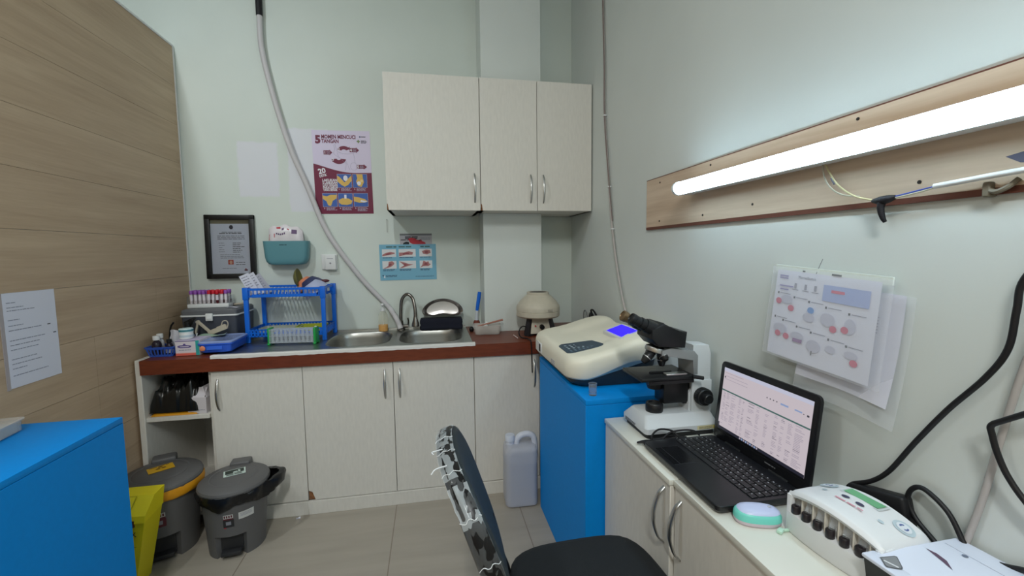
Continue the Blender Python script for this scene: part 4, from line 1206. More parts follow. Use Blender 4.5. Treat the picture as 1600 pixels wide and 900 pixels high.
for k in range(6):
    c_, r_ = k % 3, k // 3
    u = (0.045, 0.335, 0.70)[c_]; v = (0.13, 0.46)[r_]; w_ = (0.245, 0.30, 0.225)[c_]; h_ = 0.215
    x0_, y1_ = q2(u, v); x1_, y0_ = q2(u + w_, v + h_)
    p2.flat(x0_, y0_, x1_, y1_, 0.0012, PHO)
    pp = [(x0_ + (x1_ - x0_) * a, y1_ + (y0_ - y1_) * c) for a, c in shapes[k]]
    p2.fp(pp, 0.0016, HAND)
    mx_x = sum(a[0] for a in pp) / len(pp); mx_y = sum(a[1] for a in pp) / len(pp)
    p2.fp([(mx_x + (a[0] - mx_x) * .45, mx_y + (a[1] - mx_y) * .45) for a in pp], 0.0019, HAND2)
    p2.lines(*q2(u + .01, v + h_ + 0.015), w_ * SW_ * .9, 1 + r_, .0062, .0036, .0012, SD_, None, 70 + k, .3)
p2.fp([q2(.06, .93), q2(.075, .85), q2(.09, .93)], .0013, WP); p2.ell(*q2(.05, .865), .004, .005, .0012, SD_)
p2.lines(*q2(.10, .855), 0.065, 2, .0065, .0036, .0012, SD_, None, 90, .1); p2.lines(*q2(.62, .90), 0.11, 1, .006, .003, .0012, SD_, None, 91, .1)
o_ = tag(p2.build('hanging_sheet', smooth=False), 'glossy light blue sheet with six hand washing photos below the wall cabinet', 'sheet')
place(o_, on_back(-0.298, 1.0955, 2.6785, R(0.3)))
p3 = B()
p3.box(0, 0.188, 0, 0.105, 0, 0.0006, m('card_grey', (186, 184, 190), .3))
p3.flat(0, 0.094, 0.188, 0.105, .0009, m('card_dark_grey', (120, 122, 126), .3))
p3.lines(.03, .088, .08, 2, .009, .006, .001, DARK, None, 5, .1); p3.lines(.005, .070, .05, 1, .009, .005, .001, DARK, None, 6, 0); p3.lines(.12, .08, .06, 2, .008, .004, .001, GREYP, None, 8, .1)
p3.fp([(.048, .072), (.065, .082), (.085, .078), (.10, .068), (.12, .064), (.148, .052), (.150, .040), (.128, .036), (.105, .040), (.075, .042), (.058, .052)], .0011, m('card_red', (190, 40, 58), .35))
p3.fp([(.013, .034), (.020, .050), (.035, .057), (.052, .055), (.054, .036), (.040, .030)], .0011, m('card_black', (30, 34, 42), .35))
p3.fp([(.105, .066), (.122, .070), (.13, .062), (.112, .058)], .0013, m('card_dark_red', (140, 26, 48), .35))
place(tag(p3.build('picture_card', smooth=False), 'small grey card with a red picture sticking out above the light blue sheet', 'card'), on_back(-0.178, 1.268, 2.6799, R(0.2)))
b = B(); b.box(-0.001, 0.001, -0.001, 0.001, -0.075, 0.0, m('nail_grey', (120, 120, 116), .4, .5)); b.cyl((0, 0.006, 0), (0, -0.007, 0), 0.0022, m('nail_grey', (120, 120, 116), .4, .5), n=10)
tag(at(b.build('hanging_wire'), (-0.249, 2.672, 1.455)), 'short thin wire hanging from a nail above the light blue sheet', 'wire')

# framed certificate
fr = thing('framed_certificate', 'black framed certificate hanging by the oak wall above the grey cool box', 'picture', (-1.09, 2.665, 1.303), rot=(R(-1.5), 0, 0))
FRM = Matrix(((1, 0, 0, 0), (0, 0, -1, 0), (0, 1, 0, 0), (0, 0, 0, 1)))
FW, FH, FT = 0.250, 0.352, 0.027
FB_ = m('frame_black', (24, 24, 25), 0.4)
b = B(FRM)
b.box(-FW / 2, FW / 2, FH / 2 - FT, FH / 2, -0.008, 0.012, FB_, .003, 2); b.box(-FW / 2, FW / 2, -FH / 2, -FH / 2 + FT, -0.008, 0.012, FB_, .003, 2)
b.box(-FW / 2, -FW / 2 + FT, -FH / 2, FH / 2, -0.008, 0.012, FB_, .003, 2); b.box(FW / 2 - FT, FW / 2, -FH / 2, FH / 2, -0.008, 0.012, FB_, .003, 2)
b.build('frame', fr)
b = B(FRM); b.box(-FW / 2 + .01, FW / 2 - .01, -FH / 2 + .01, FH / 2 - .01, -0.007, 0.0, m('mount_olive', (132, 122, 100), .8)); b.build('backing_board', fr)
b = B(FRM)
cx0, cx1, cy0, cy1 = -0.098, 0.098, -0.149, 0.127
b.flat(cx0, cy0, cx1, cy1, 0.0008, PAPER)
b.ell(0.006, 0.108, 0.011, 0.013, .0012, m('crest_dark', (72, 68, 80), .6), n=6)
b.lines(-0.042, 0.083, 0.10, 1, .006, .0045, .0012, GREYP, None, 1, .1); b.lines(-0.055, 0.076, 0.125, 1, .006, .0045, .0012, m('mid_print', (110, 110, 122), .6), None, 2, .1)
b.lines(-0.065, 0.062, 0.14, 3, .0085, .0042, .0012, GREYP, None, 3, .1)
b.lines(-0.06, 0.022, 0.03, 5, .012, .003, .0012, GREYP, None, 4, .4); b.lines(0.010, 0.022, 0.06, 6, .010, .0034, .0012, m('mid_print', (110, 110, 122), .6), None, 5, .4)
b.lines(-0.055, -0.042, 0.13, 3, .009, .003, .0012, GREYP, None, 6, .3)
b.lines(-0.048, -0.118, 0.10, 1, .009, .003, .0012, GREYP, None, 6, .3)
b.flat(-0.017, -0.098, 0.010, -0.072, .0012, m('photo_red', (196, 84, 66), .5)); b.ell(-0.003, -0.086, .0075, .010, .0015, m('photo_face', (222, 176, 150), .5))
b.lines(0.022, -0.085, 0.05, 2, .012, .004, .0012, m('mid_print', (110, 110, 122), .6), None, 7, .1)
b.ell(0.072, -0.130, .010, .0045, .0012, m('seal_dark_red', (96, 40, 50), .6)); b.ell(0.071, -0.123, .004, .0025, .0013, m('seal_red', (170, 50, 60), .6))
b.build('certificate', fr, smooth=False)
b = B(FRM); b.box(-FW / 2 + FT - .002, FW / 2 - FT + .002, -FH / 2 + FT - .002, FH / 2 - FT + .002, 0.004, 0.006, m('picture_glass', (245, 248, 250), 0.05, trans=1.0, ior=1.05)); b.build('glass', fr)

# teal wall basket with a pack of wipes
TEAL = m('teal_plastic', (94, 146, 156), 0.4)
wb = thing('wall_basket', 'teal plastic wall basket stuck to the back wall, holding a pack of wipes', 'basket', (-0.793, 2.64, 1.27))
def bloop(w_, d_, z, r):
    return [(x, y, z) for x, y in rrect(w_, d_, r, 6, 0, 0)]
b = B()
b.rings([bloop(0.150, 0.060, -0.070, .025), bloop(0.190, 0.068, -0.066, .03), bloop(0.214, 0.073, -0.052, .03), bloop(0.226, 0.076, -0.030, .03), bloop(0.234, 0.078, 0.020, .03), bloop(0.240, 0.078, 0.062, .03), bloop(0.232, 0.070, 0.062, .027), bloop(0.226, 0.066, 0.02, .027), bloop(0.20, 0.06, -0.05, .025)], TEAL)
b.build('basket_body', wb, 50)
b = B(); b.lines(-0.028, 0.043, 0.038, 1, .01, .005, 0.0397, m('teal_print', (60, 96, 104), .5), Matrix(((1, 0, 0, 0), (0, 0, -1, 0), (0, 1, 0, 0), (0, 0, 0, 1))), 3, 0); b.build('print', wb)
wp = B()
nx, nz = 22, 9
def wipes(sgn):
    def f(u, v):
        x = -0.098 + 0.196 * u + 0.022 * v * (0.5 - u)
        edge = max(0, min(1, min(u, 1 - u) / 0.12)) ** .5 * max(0, min(1, (1 - v) / 0.22)) ** .5
        cr_ = 0.004 * math.sin(u * 17 + v * 6) * (0.4 + v)
        return (x, sgn * (0.004 + 0.018 * edge) + cr_ * .4, -0.06 + 0.208 * v - (0.022 * (2 * abs(u - .45)) ** 2.2) * v + cr_)
    return f
WIP = m('wipes_white', (226, 220, 224), .3)
wp.grid(wipes(-1), nx, nz, WIP); wp.grid(wipes(1), nx, nz, WIP)
fm = lambda u, v: (lambda p: (p[0], p[1] - 0.0012, p[2]))(wipes(-1)(u, v))
def wpatch(u0, v0, u1, v1, mat, cut=0):
    pts = [fm(u0, v0), fm(u1, v0 + cut * .3), fm(u1, v1 - cut), fm(u0 + cut * .3, v1)]
    wp.poly(pts, mat)
wpatch(0.02, 0.66, 0.20, 0.82, RED, .05); wpatch(0.24, 0.93, 0.36, 0.97, RED); wpatch(0.40, 0.87, 0.46, 0.92, m('plum_print', (96, 70, 110), .5)); wpatch(0.68, 0.80, 0.84, 0.93, m('plum_print', (70, 52, 96), .5), .02); wpatch(0.55, 0.87, 0.61, 0.90, RED)
for i in range(5):
    wpatch(0.24 + i * .055, 0.755, 0.275 + i * .055, 0.80, m('plum_print', (96, 70, 110), .5))
bmesh.ops.remove_doubles(wp.bm, verts=wp.bm.verts, dist=0.0004)
tag(at(wp.build('wipes_pack', ang=70, fix=False), (-0.793, 2.640, 1.272)), 'white pack of wipes with red print standing in the teal wall basket', 'wipes')

# wall socket
so = thing('wall_socket', 'white surface mounted wall socket on the back wall beside the hose', 'socket', (-0.575, 2.68, 1.212))
b = B(FRM); b.box(-0.046, 0.040, -0.044, 0.044, 0, 0.012, WHITE, .003, 2); b.build('back_box', so)
b = B(FRM); b.box(-0.024, 0.036, -0.046, 0.040, 0.012, 0.034, WHITE, .005, 3); sw_ = b.build('plug', so)
b = B(FRM); b.flat(-0.012, 0.018, 0.022, 0.021, .0345, GREYP); b.ell(0.006, -0.008, .005, .005, .0345, m('socket_grey', (150, 150, 155), .4)); b.build('print', sw_)

# papers in clear sleeves on the right wall
SLV = m('clear_sleeve', (236, 240, 248), 0.12, trans=0.0, alpha=0.28)
def sheet(b, W_, H_, mat, z0, wave_, nu=16, nv=16):
    b.grid(lambda u, v: (u * W_, -v * H_, z0 + wave_(u, v)), nu, nv, mat)
# back one
wv = lambda u, v: 0.002 + 0.012 * v * v + 0.006 * math.sin(u * 5 + v * 2) * v
rb = thing('sleeved_paper', 'pale paper in a crumpled clear sleeve half hidden behind the other one', 'paper', (0, 0, 0), group=None)
b = B(); sheet(b, 0.215, 0.225, PAPER, 0.0, wv)
for k in range(6):
    for j in range(1):
        u0, v = 0.58, 0.22 + k * 0.028
        b.flat(u0 * .215, -v * .225 - .002, (u0 + .22) * .215, -v * .225, wv(.7, v) + 0.004, GREYP)
b.build('sheet', rb, 70, fix=False)
b = B(); sheet(b, 0.235, 0.262, SLV, 0.004, wv); b.build('sleeve', rb, 70, fix=False)
place(rb, on_right(0.880, 1.180, 0.887, R(-3.5)))
wv1 = lambda u, v: 0.003 + 0.010 * v + 0.004 * math.sin(u * 4 + 1) * v
ra = thing('sleeved_paper', 'pale instruction sheet with pink and blue ovals in a clear sleeve on the right wall', 'paper', (0, 0, 0))
b = B(); W_, H_ = 0.262, 0.213
sheet(b, W_, H_, PAPER, 0.012, wv1)
PK = m('pink_oval', (214, 84, 118), .5); BO = m('blue_oval', (84, 150, 220), .5); PBX = m('pale_blue_box', (162, 178, 224), .5); LIL = m('lilac_print', (150, 140, 190), .5)
def zc(u, v): return 0.012 + wv1(u, v) + 0.0012
def sub(u0, v0, u1, v1, mat, dz=0): b.poly([(u * W_, -v * H_, zc(u, v) + dz) for u, v in ((u0, v1), (u1, v1), (u1, v0), (u0, v0))], mat)
def ov(cu, cv, ru, rv, mat): b.poly([((cu + ru * math.cos(i * .3142)) * W_, -(cv + rv * math.sin(i * .3142)) * H_, zc(cu, cv) + .0012) for i in range(20)], mat)
sub(0.52, 0.10, 0.93, 0.27, PBX)
sub(0.60, 0.145, 0.72, 0.175, PK, .0008)
tx = B()
b.text('Microalbumin', 0.0105, 0.25 * W_, -0.075 * H_, zc(.3, .07), m('mid_print', (110, 110, 122), .6), width=0.048)
for u, v, w_ in ((0.04, .055, .10), (0.04, .08, .10), (0.06, .21, .10), (0.05, .17, .16)):
    sub(u, v, u + w_, v + 0.016, LIL)
for u in (.22, .33, .43):
    sub(u, .13, u + .025, .19, GREYP, 0); sub(u - .02, .20, u + .05, .208, GREYP)
for u, v in ((.04, .255), (.23, .28), (.39, .30), (.56, .325), (.77, .345), (.04, .54), (.14, .565), (.30, .60), (.45, .625), (.62, .65), (.78, .67)):
    sub(u, v, u + .018, v + .024, DARK); sub(u + .03, v + .006, u + .15, v + .014, GREYP)
for cu, cv, mt in ((.07, .36, PK), (.22, .42, PK), (.43, .40, BO), (.66, .545, PK), (.76, .525, PK), (.11, .74, PK), (.21, .75, PK), (.87, .83, PK)):
    ov(cu, cv, .034, .036, mt)
SKT = m('sketch_grey', (202, 202, 220), .6)
for cu, cv, ru, rv in ((.16, .33, .07, .05), (.42, .48, .06, .05), (.60, .46, .07, .07), (.80, .48, .05, .08), (.13, .68, .08, .06), (.33, .72, .07, .05), (.50, .78, .07, .07), (.66, .76, .05, .04), (.84, .76, .06, .04)):
    ov(cu, cv, ru, rv, SKT)
sub(.29, .745, .39, .785, m('purple_print', (140, 90, 150), .5), .002); sub(.49, .83, .50, .88, DARK, .002)
b.build('sheet', ra, 70, fix=False)
b = B(); b.grid(lambda u, v: (-0.012 + u * 0.300, 0.008 - v * 0.225, 0.016 + wv1(u, v)), 12, 12, SLV); b.build('sleeve', ra, 70, fix=False)
b = B(); b.box(-0.008, 0.28, -0.004, 0.012, 0.0105, 0.0145, m('sleeve_strip', (226, 234, 226), .4)); b.build('binding_strip', ra)
b = B()
for x, ln in ((0.075, .006), (0.152, .022)):
    b.box(x, x + ln, 0.001, 0.0045, 0.0145, 0.016, BLACK)
b.tube([(0.112, 0.0, 0.016), (0.112, 0.020, 0.008), (0.111, 0.034, 0.001)], 0.0006, m('thread_grey', (90, 90, 95), .6), 5)
b.build('hook', ra)
place(ra, on_right(0.962, 1.207, 0.886, R(-3.4)))

# handwritten note on the oak wall
no = thing('handwritten_note', 'white handwritten sheet in a clear sleeve pinned on the oak wall', 'note', (0, 0, 0))
b = B(); b.box(0, 0.192, -0.302, 0, 0, 0.0012, PAPER)
for i, (y, w_) in enumerate(((.03, .04), (.045, .06), (.055, .12), (.085, .05), (.103, .06), (.118, .13), (.150, .15), (.165, .12), (.180, .10), (.210, .10), (.225, .12), (.240, .05), (.262, .13))):
    b.lines(0.012, -y, w_, 1, .01, .0026, .0016, m('pencil_print', (150, 152, 168), .6), None, 20 + i, .2)
    if i in (5, 6): b.lines(0.012 + w_ + .01, -y + .001, .012, 1, .01, .003, .0016, DARK, None, 3, 0)
b.build('sheet', no, smooth=False)
b = B(); b.box(-0.012, 0.0, -0.305, 0.0, 0, 0.0016, m('sleeve_punch', (186, 176, 176), .35, alpha=.9)); b.build('sleeve_edge', no)
place(no, on_left(1.600, 1.147, -1.3095, R(0)))
# ------------------------------------------------------------------ things on the worktop
CT = 0.7972
DKZ = 0.8016
# small blue basket with bottles
bk = thing('plastic_basket', 'small blue slotted basket of bottles at the left end of the worktop', 'basket', (-1.226, 2.245, CT + 0.001))
BB = m('basket_blue', (52, 92, 190), 0.45)
b = B()
# open slotted walls: floor, rim and ribs
def ringpts(w_, d_, z, r=.012): return [(x, y, z) for x, y in rrect(w_, d_, r, 4)]
b.rings([ringpts(.096, .072, 0), ringpts(.098, .074, 0.010), ringpts(.094, .070, 0.010), ringpts(.092, .068, .003)], BB)
b.rings([ringpts(.112, .088, .034), ringpts(.122, .096, .042), ringpts(.122, .096, .046), ringpts(.112, .088, .046), ringpts(.108, .084, .034), ringpts(.112, .088, .034)], BB, cap0=False, cap1=False)
lo = ringpts(.098, .074, .008); hi = ringpts(.112, .088, .036)
import itertools
P_lo = [Vector(p) for p in lo]; P_hi = [Vector(p) for p in hi]
def along(P, t):
    n = len(P); L_ = [(P[(i + 1) % n] - P[i]).length for i in range(n)]; s_ = sum(L_) * t
    for i in range(n):
        if s_ <= L_[i]: return P[i].lerp(P[(i + 1) % n], s_ / L_[i])
        s_ -= L_[i]
    return P[0]
for i in range(26):
    b.tube([along(P_lo, i / 26), along(P_hi, i / 26)], 0.0028, BB, 6, smooth=False)
b.build('basket_body', bk)
def bottle(name, label, loc, r, h, body, cap, capr=.6, caph=.22, lab=None, grp=None):
    t = thing(name, label, 'bottle', loc, group=grp)
    B().lathe([(r * .9, 0), (r, .003), (r, h * .58), (r * .8, h * .68), (r * .5, h * .74), (r * .5, h * .80)], body, n=24).build('glass_body', t)
    B().lathe([(r * capr, h * .78), (r * capr, h * (.78 + caph)), (r * capr * .9, h * (.79 + caph)), (0, h * (.79 + caph))], cap, n=24, cap1=False).build('cap', t)
    if lab: B().lathe([(r * 1.01, h * .12), (r * 1.01, h * .50)], lab, n=24, cap0=False, cap1=False).build('bottle_label', t)
    return t
AMB = m('amber_dark', (38, 30, 44), 0.2)
bottle('medicine_bottle', 'dark bottle with white cap at the front of the small blue basket', (-1.246, 2.226, CT + .005), .0185, .092, AMB, WHITE, .72, .20)
bottle('medicine_bottle', 'dark bottle with a white label lying low at the right of the small blue basket', (-1.201, 2.238, CT + .005), .015, .072, AMB, BLACK, .7, .2, m('bottle_label_white', (214, 216, 226), .6))
bottle('medicine_bottle', 'white capped pale bottle at the back of the small blue basket', (-1.252, 2.264, CT + .005), .016, .095, m('bottle_pale', (196, 198, 204), .4), WHITE, .8, .2)
b = B()
b.grid(lambda u, v: (-.026 + .052 * u + .004 * math.sin(v * 9), .006 * math.sin(u * 7 + v * 2) + .010 * v, .105 * v + .006 * math.sin(u * 5)), 10, 10, m('film_grey', (206, 206, 214), .3))
b.grid(lambda u, v: (-.024 + .048 * u, .012 + .006 * math.cos(u * 6), .098 * v), 8, 8, m('film_grey', (206, 206, 214), .3))
tag(at(b.build('plastic_bag', ang=80, fix=False), (-1.190, 2.262, CT + .005)), 'crumpled pale plastic bag stuffed in the back of the blue basket', 'bag')
# glove box with jar on it
gb = thing('glove_box', 'white and purple carton with coral base stripe beside the blue basket', 'box', (-1.112, 2.262, CT + .001))
b = B()
CART = m('carton_white', (222, 214, 220), .5)
b.box(-.050, .050, -.055, .055, 0, .070, CART, .001, 1); b.build('carton', gb)
b = B(FRM)
b.flat(-.049, .001, .034, .011, .0556, m('carton_coral', (226, 106, 92), .5)); b.flat(-.049, .011, .034, .0145, .0556, m('carton_pale_coral', (230, 176, 168), .5))
b.flat(.034, .001, .049, .069, .0556, m('carton_teal', (52, 164, 160), .5)); b.flat(-.049, .066, .034, .069, .0556, m('carton_purple', (104, 90, 150), .5))
b.fp([(-.040, .040), (-.030, .036), (.006, .036), (.016, .040), (.016, .046), (.004, .049), (-.006, .050), (-.008, .056), (-.016, .056), (-.018, .050), (-.030, .049), (-.040, .046)], .0557, m('carton_purple', (104, 90, 150), .5))
b.fp([(-.030, .041), (.006, .041), (.006, .044), (-.030, .044)], .0559, CART)
b.lines(-.035, .028, .05, 1, .01, .003, .0557, GREYP, None, 4, .1)
b.build('print', gb)
b = B(); b.flat(-.050, -.055, .050, .055, .0702, m('carton_lilac', (196, 186, 214), .5)); b.build('top_print', gb)
jr = thing('ointment_jar', 'white jar with a teal lid band standing on the purple and white carton', 'jar', (-1.138, 2.258, CT + .0715))
B().lathe([(.025, 0), (.0275, .003), (.0275, .034), (.026, .036)], WHITE, n=32).build('jar_body', jr)
B().lathe([(.0285, .033), (.0285, .047), (.027, .049), (0, .049)], m('jar_lid', (206, 226, 228), .4), n=32, cap0=True, cap1=False).build('lid', jr)
b = B(); b.lathe([(.0287, .036), (.0287, .045)], m('jar_teal', (66, 130, 142), .5), n=32, cap0=False, cap1=False); b.lathe([(.0277, .010), (.0277, .020)], m('jar_print', (190, 206, 214), .5), n=32, cap0=False, cap1=False); b.build('jar_band', jr)
# packet, clamp and black holder by the cool box
b = B()
b.grid(lambda u, v: (.14 * (u - .5), .055 * (v - .5), .010 + .012 * u + .010 * math.sin(u * 6) * v), 14, 8, m('packet_green', (150, 176, 158), .35))
b.grid(lambda u, v: (.14 * (u - .5), .055 * (v - .5), .004 + .012 * u + .010 * math.sin(u * 6) * v), 14, 8, m('packet_dark', (54, 76, 66), .4))
tag(at(b.build('foil_packet', ang=80, fix=False), (-1.078, 2.345, CT + .050), rot=(R(6), R(-3), R(8))), 'flat green and silver packet lying before the grey cool box', 'packet')
b = B(); b.prism(rrect(.13, .05, .006, 3), 0, .048, m('carton_grey', (120, 118, 122), .6), bev=.001)
tag(at(b.build('low_carton'), (-1.085, 2.352, CT + .001), R(6)), 'low dull grey carton behind the glove box, under the packet', 'box')
cl = thing('pipette_clamp', 'beige jointed plastic clamp leaning against the grey cool box', 'clamp', (-1.09, 2.385, CT + .052))
BEI = m('beige_plastic', (186, 176, 158), .5)
def strut(b, p, q, w_, d_, mat):
    p, q = Vector(p), Vector(q); dv = (q - p); L_ = dv.length
    M_ = Matrix.Translation(p) @ dv.to_track_quat('X', 'Z').to_matrix().to_4x4()
    b.box(0, L_, -d_ / 2, d_ / 2, -w_ / 2, w_ / 2, mat, .0015, 1, M=M_)
b = B(); strut(b, (-.070, 0, .020), (-.056, 0, .080), .009, .010, BEI); strut(b, (-.058, 0, .082), (.002, -.006, .022), .013, .010, BEI); b.cyl((-.057, -.007, .079), (-.057, .007, .079), .008, BEI, n=14); b.build('lever_arm', cl)
b = B(); strut(b, (-.010, -.006, .020), (.074, -.004, .052), .024, .012, BEI); strut(b, (.030, -.006, .046), (.066, -.004, .060), .010, .012, BEI); b.build('jaw', cl)
b = B(); b.tube([(.050, -.004, .060), (.058, -.006, .078), (.074, -.006, .080), (.080, -.004, .066), (.076, -.004, .045)], .0028, BEI, 8); b.tube([(-.062, -.004, .024), (-.066, -.008, .004), (-.074, -.010, .000)], .0035, WHITE, 8); b.build('spring_wire', cl)
bh = thing('glass_cleaner_bottle', 'small black bottle with dark cap by the left end of the cool box', 'bottle', (-1.186, 2.372, CT + .001))
B().lathe([(.026, 0), (.027, .003), (.027, .085), (.020, .10), (.012, .105)], m('bottle_blackish', (28, 30, 40), .25), n=24).build('bottle_body', bh)
B().lathe([(.015, .104), (.015, .135), (.012, .137), (0, .137)], BLACK, n=20, cap1=False).build('cap', bh)
b = B(); strut(b, (.012, -.005, .120), (.030, -.012, .150), .014, .014, BLACK); strut(b, (-.010, 0, .130), (.036, -.006, .152), .012, .016, BLACK); b.build('trigger', bh)
b = B(); b.lathe([(.0272, .03), (.0272, .07)], m('label_pale_blue', (150, 160, 190), .5), n=24, cap0=False, cap1=False); b.build('bottle_label', bh)
b = B(); b.tube([(-1.262, 2.35, CT + .02), (-1.246, 2.34, CT + .11), (-1.228, 2.335, CT + .14)], .004, BLACK, 8)
b.lathe([(.012, 0), (.014, .004), (.014, .02), (.004, .022)], BLACK, c=(-1.262, 2.35, CT + .0005), n=16)
tag(b.build('black_brush'), 'thin black brush standing in the corner by the oak wall', 'brush')

# grey cool box with tube rack on its lid
cb = thing('cool_box', 'grey cool box with white rim and white latch under the certificate', 'cool box', (-1.117, 2.545, CT + .001))
GRB = m('coolbox_grey', (68, 72, 82), .5); GRL = m('coolbox_lid', (100, 102, 106), .5)
b = B(); b.rings([[(x, y, z) for x, y in rrect(w_, d_, .015, 4)] for w_, d_, z in ((.236, .215, 0), (.244, .222, .004), (.256, .232, .150))], GRB); b.build('box_body', cb)
b = B(); b.prism(rrect(.266, .242, .016, 4), .150, .158, WHITE, bev=.002); plab(b.build('rim', cb), 'white rim')
b = B(); b.rings([[(x, y, z) for x, y in rrect(w_, d_, .015, 4)] for w_, d_, z in ((.258, .234, .158), (.258, .234, .178), (.244, .220, .186), (.20, .18, .187))], GRL); b.build('lid', cb)
b = B(); b.box(-.010, .022, -.130, -.119, .128, .166, WHITE, .003, 2); b.box(-.004, .016, -.132, -.128, .134, .148, WHITE, .002, 1); plab(b.build('latch', cb), 'white latch')
b = B(); b.grid(lambda u, v: (.05 * u, .03 * v, .002 * math.sin(u * 4) + .001), 6, 3, PAPER); b.grid(lambda u, v: (.05 * u, .03 * v, .002 * math.sin(u * 4)), 6, 3, PAPER)
tag(at(b.build('paper_slip', fix=False), (-1.045, 2.452, CT + .189), R(5)), 'small white slip of paper at the front of the cool box lid', 'paper')
b = B(); b.tube([(0, 0, .007), (.02, .004, .009), (.05, 0, .012), (.075, -.01, .020)], .006, m('beige_plastic', (186, 176, 158), .5), 8); b.ball((.0, 0, .008), .0085, GRL, 12)
tag(at(b.build('spoon'), (-1.055, 2.56, CT + .188), R(-6)), 'small dull plastic scoop beside the tube rack on the cool box', 'scoop')
tr = thing('tube_rack', 'white rack of blood tubes standing on the grey cool box', 'rack', (-1.147, 2.535, CT + .1885), rz=R(2))
TRW, TRD = .192, .085
b = B(); b.box(-TRW / 2, TRW / 2, -TRD / 2, TRD / 2, 0, .020, WHITE, .003, 2); b.build('tray_base', tr)
b = B()
for k in (-1, 1):
    b.box(k * TRW / 2 - (.002 if k > 0 else 0), k * TRW / 2 + (0 if k > 0 else .002), -TRD / 2 + .004, TRD / 2 - .004, .020, .060, CLEAR)
b.build('side_wall', tr)
VIO = m('cap_violet', (150, 84, 178), .45); CRI = m('cap_red', (204, 24, 46), .45); TUB = m('tube_pale', (214, 206, 210), .3); BLD = m('tube_blood', (86, 18, 26), .3); TLB = m('tube_label_white', (228, 222, 228), .6)
tube_specs = []
for r_ in range(3):
    for i in range(9):
        tube_specs.append((r_, i))
protos = {}
for (r_, i) in tube_specs:
    x = -.080 + i * .0200; y = -.030 + r_ * .028
    red = (i >= 4 and not (i == 8)) if r_ == 0 else (i >= 4 and i < 8)
    blood = (r_ + i * 2) % 3 == 0 and i > 3
    key = (red, blood)
    lab = ('front', 'middle', 'back')[r_]
    word = ('red' if red else 'violet')
    nth = ('first', 'second', 'third', 'fourth', 'fifth', 'sixth', 'seventh', 'eighth', 'ninth')[i]
    lbl = f'{word} capped tube, {nth} from the oak wall in the {lab} row of the rack'
    loc = tr.matrix_basis @ Vector((x, y, .0205))
    rot = (R(random.uniform(-3, 3)), R(random.uniform(-3, 3)), R(random.uniform(-40, 40)))
    if key not in protos:
        t = thing('blood_tube', lbl, 'tube', loc, rot=rot, group='blood tubes in the rack on the cool box')
        g = B(); g.lathe([(.004, 0), (.0062, .003), (.0064, .055)], BLD if blood else TUB, n=14); g.build('glass', t)
        g = B(); g.lathe([(.0067, .018), (.0067, .045)], TLB, n=14, cap0=False, cap1=False); g.build('tube_label', t)
        g = B(); g.lathe([(.0080, .050), (.0084, .052), (.0084, .067), (.0070, .069), (0, .067)], CRI if red else VIO, n=16, cap1=False); g.build('cap', t)
        protos[key] = t
    else:
        dup(protos[key], loc, rot, lbl)

# blue lidded tray in front of the dish rack
tb = thing('lidded_tray', 'flat blue plastic tray with a milky clear lid beside the carton', 'tray', (-0.998, 2.302, DKZ + .006), rz=R(2))
TS = Matrix.Diagonal((1, .62, 1, 1))
TBL = m('tray_blue', (44, 96, 216), .4)
b = B(TS)
R2 = lambda w_, d_, z, r=.02: [(x, y, z) for x, y in rrect(w_, d_, r, 5)]
b.rings([R2(.118, .31, 0), R2(.126, .322, .004), R2(.134, .332, .036), R2(.146, .344, .038), R2(.146, .344, .043), R2(.130, .328, .043), R2(.122, .31, .006)], TBL); b.build('tray_body', tb)
b = B(TS)
b.rings([R2(.142, .340, .043), R2(.144, .342, .048), R2(.134, .332, .052), R2(.118, .314, .053), R2(.112, .308, .0505)], m('lid_milky_blue', (140, 158, 206), .15, spec=.6)); b.build('lid', tb)
b = B(); b.lathe([(.011, 0), (.012, .002), (.009, .004)], m('sticker_orange', (226, 140, 100), .5), M=Matrix.Translation((-.050, -.1055, .022)) @ Matrix.Rotation(R(90), 4, 'X'), n=20)
b.box(-.035, .03, -.1058, -.104, .014, .030, m('tray_emboss', (58, 110, 226), .4), .0005, 1); b.build('tray_sticker', tb)

# two tier blue dish rack
dr = thing('dish_rack', 'two tier blue plastic dish rack on the drainboard', 'dish rack', (-0.752, 2.425, DKZ), rz=R(-2))
W2 = .188; DP = .215
for (px_, py_) in ((-W2, 0), (W2, 0), (-W2, DP), (W2, DP)):
    b = B(); b.box(px_ - .011, px_ + .011, py_ - .008, py_ + .008, 0.0005, .288, BLUEP, .003, 2); b.box(px_ - .014, px_ + .014, py_ - .011, py_ + .011, .225, .288, BLUEP, .003, 2); b.build('post', dr)
def slotted(z0, z1, nx_, inset_=.0):
    b = B()
    for y in (-.004, DP + .004):
        b.box(-W2, W2, y - .0025, y + .0025, z1 - .008, z1, BLUEP); b.box(-W2, W2, y - .0025, y + .0025, z0, z0 + .007, BLUEP)
        b.box(-W2, W2, y - .002, y + .002, (z0 + z1) / 2 - .0025, (z0 + z1) / 2 + .0025, BLUEP)
        for i in range(nx_ + 1):
            x = -W2 + 2 * W2 * i / nx_
            b.box(x - .004, x + .004, y - .0025, y + .0025, z0, z1, BLUEP)
    for x in (-W2, W2):
        b.box(x - .0025, x + .0025, 0, DP, z1 - .008, z1, BLUEP); b.box(x - .0025, x + .0025, 0, DP, z0, z0 + .007, BLUEP)
        for i in range(1, 10):
            y = DP * i / 10
            b.box(x - .0025, x + .0025, y - .004, y + .004, z0, z1, BLUEP)
    for i in range(1, 18):
        x = -W2 + 2 * W2 * i / 18
        b.box(x - .002, x + .002, 0, DP, z0, z0 + .004, BLUEP)
    for j in range(1, 5):
        y = DP * j / 5
        b.box(-W2, W2, y - .0025, y + .0025, z0, z0 + .004, BLUEP)
    return b
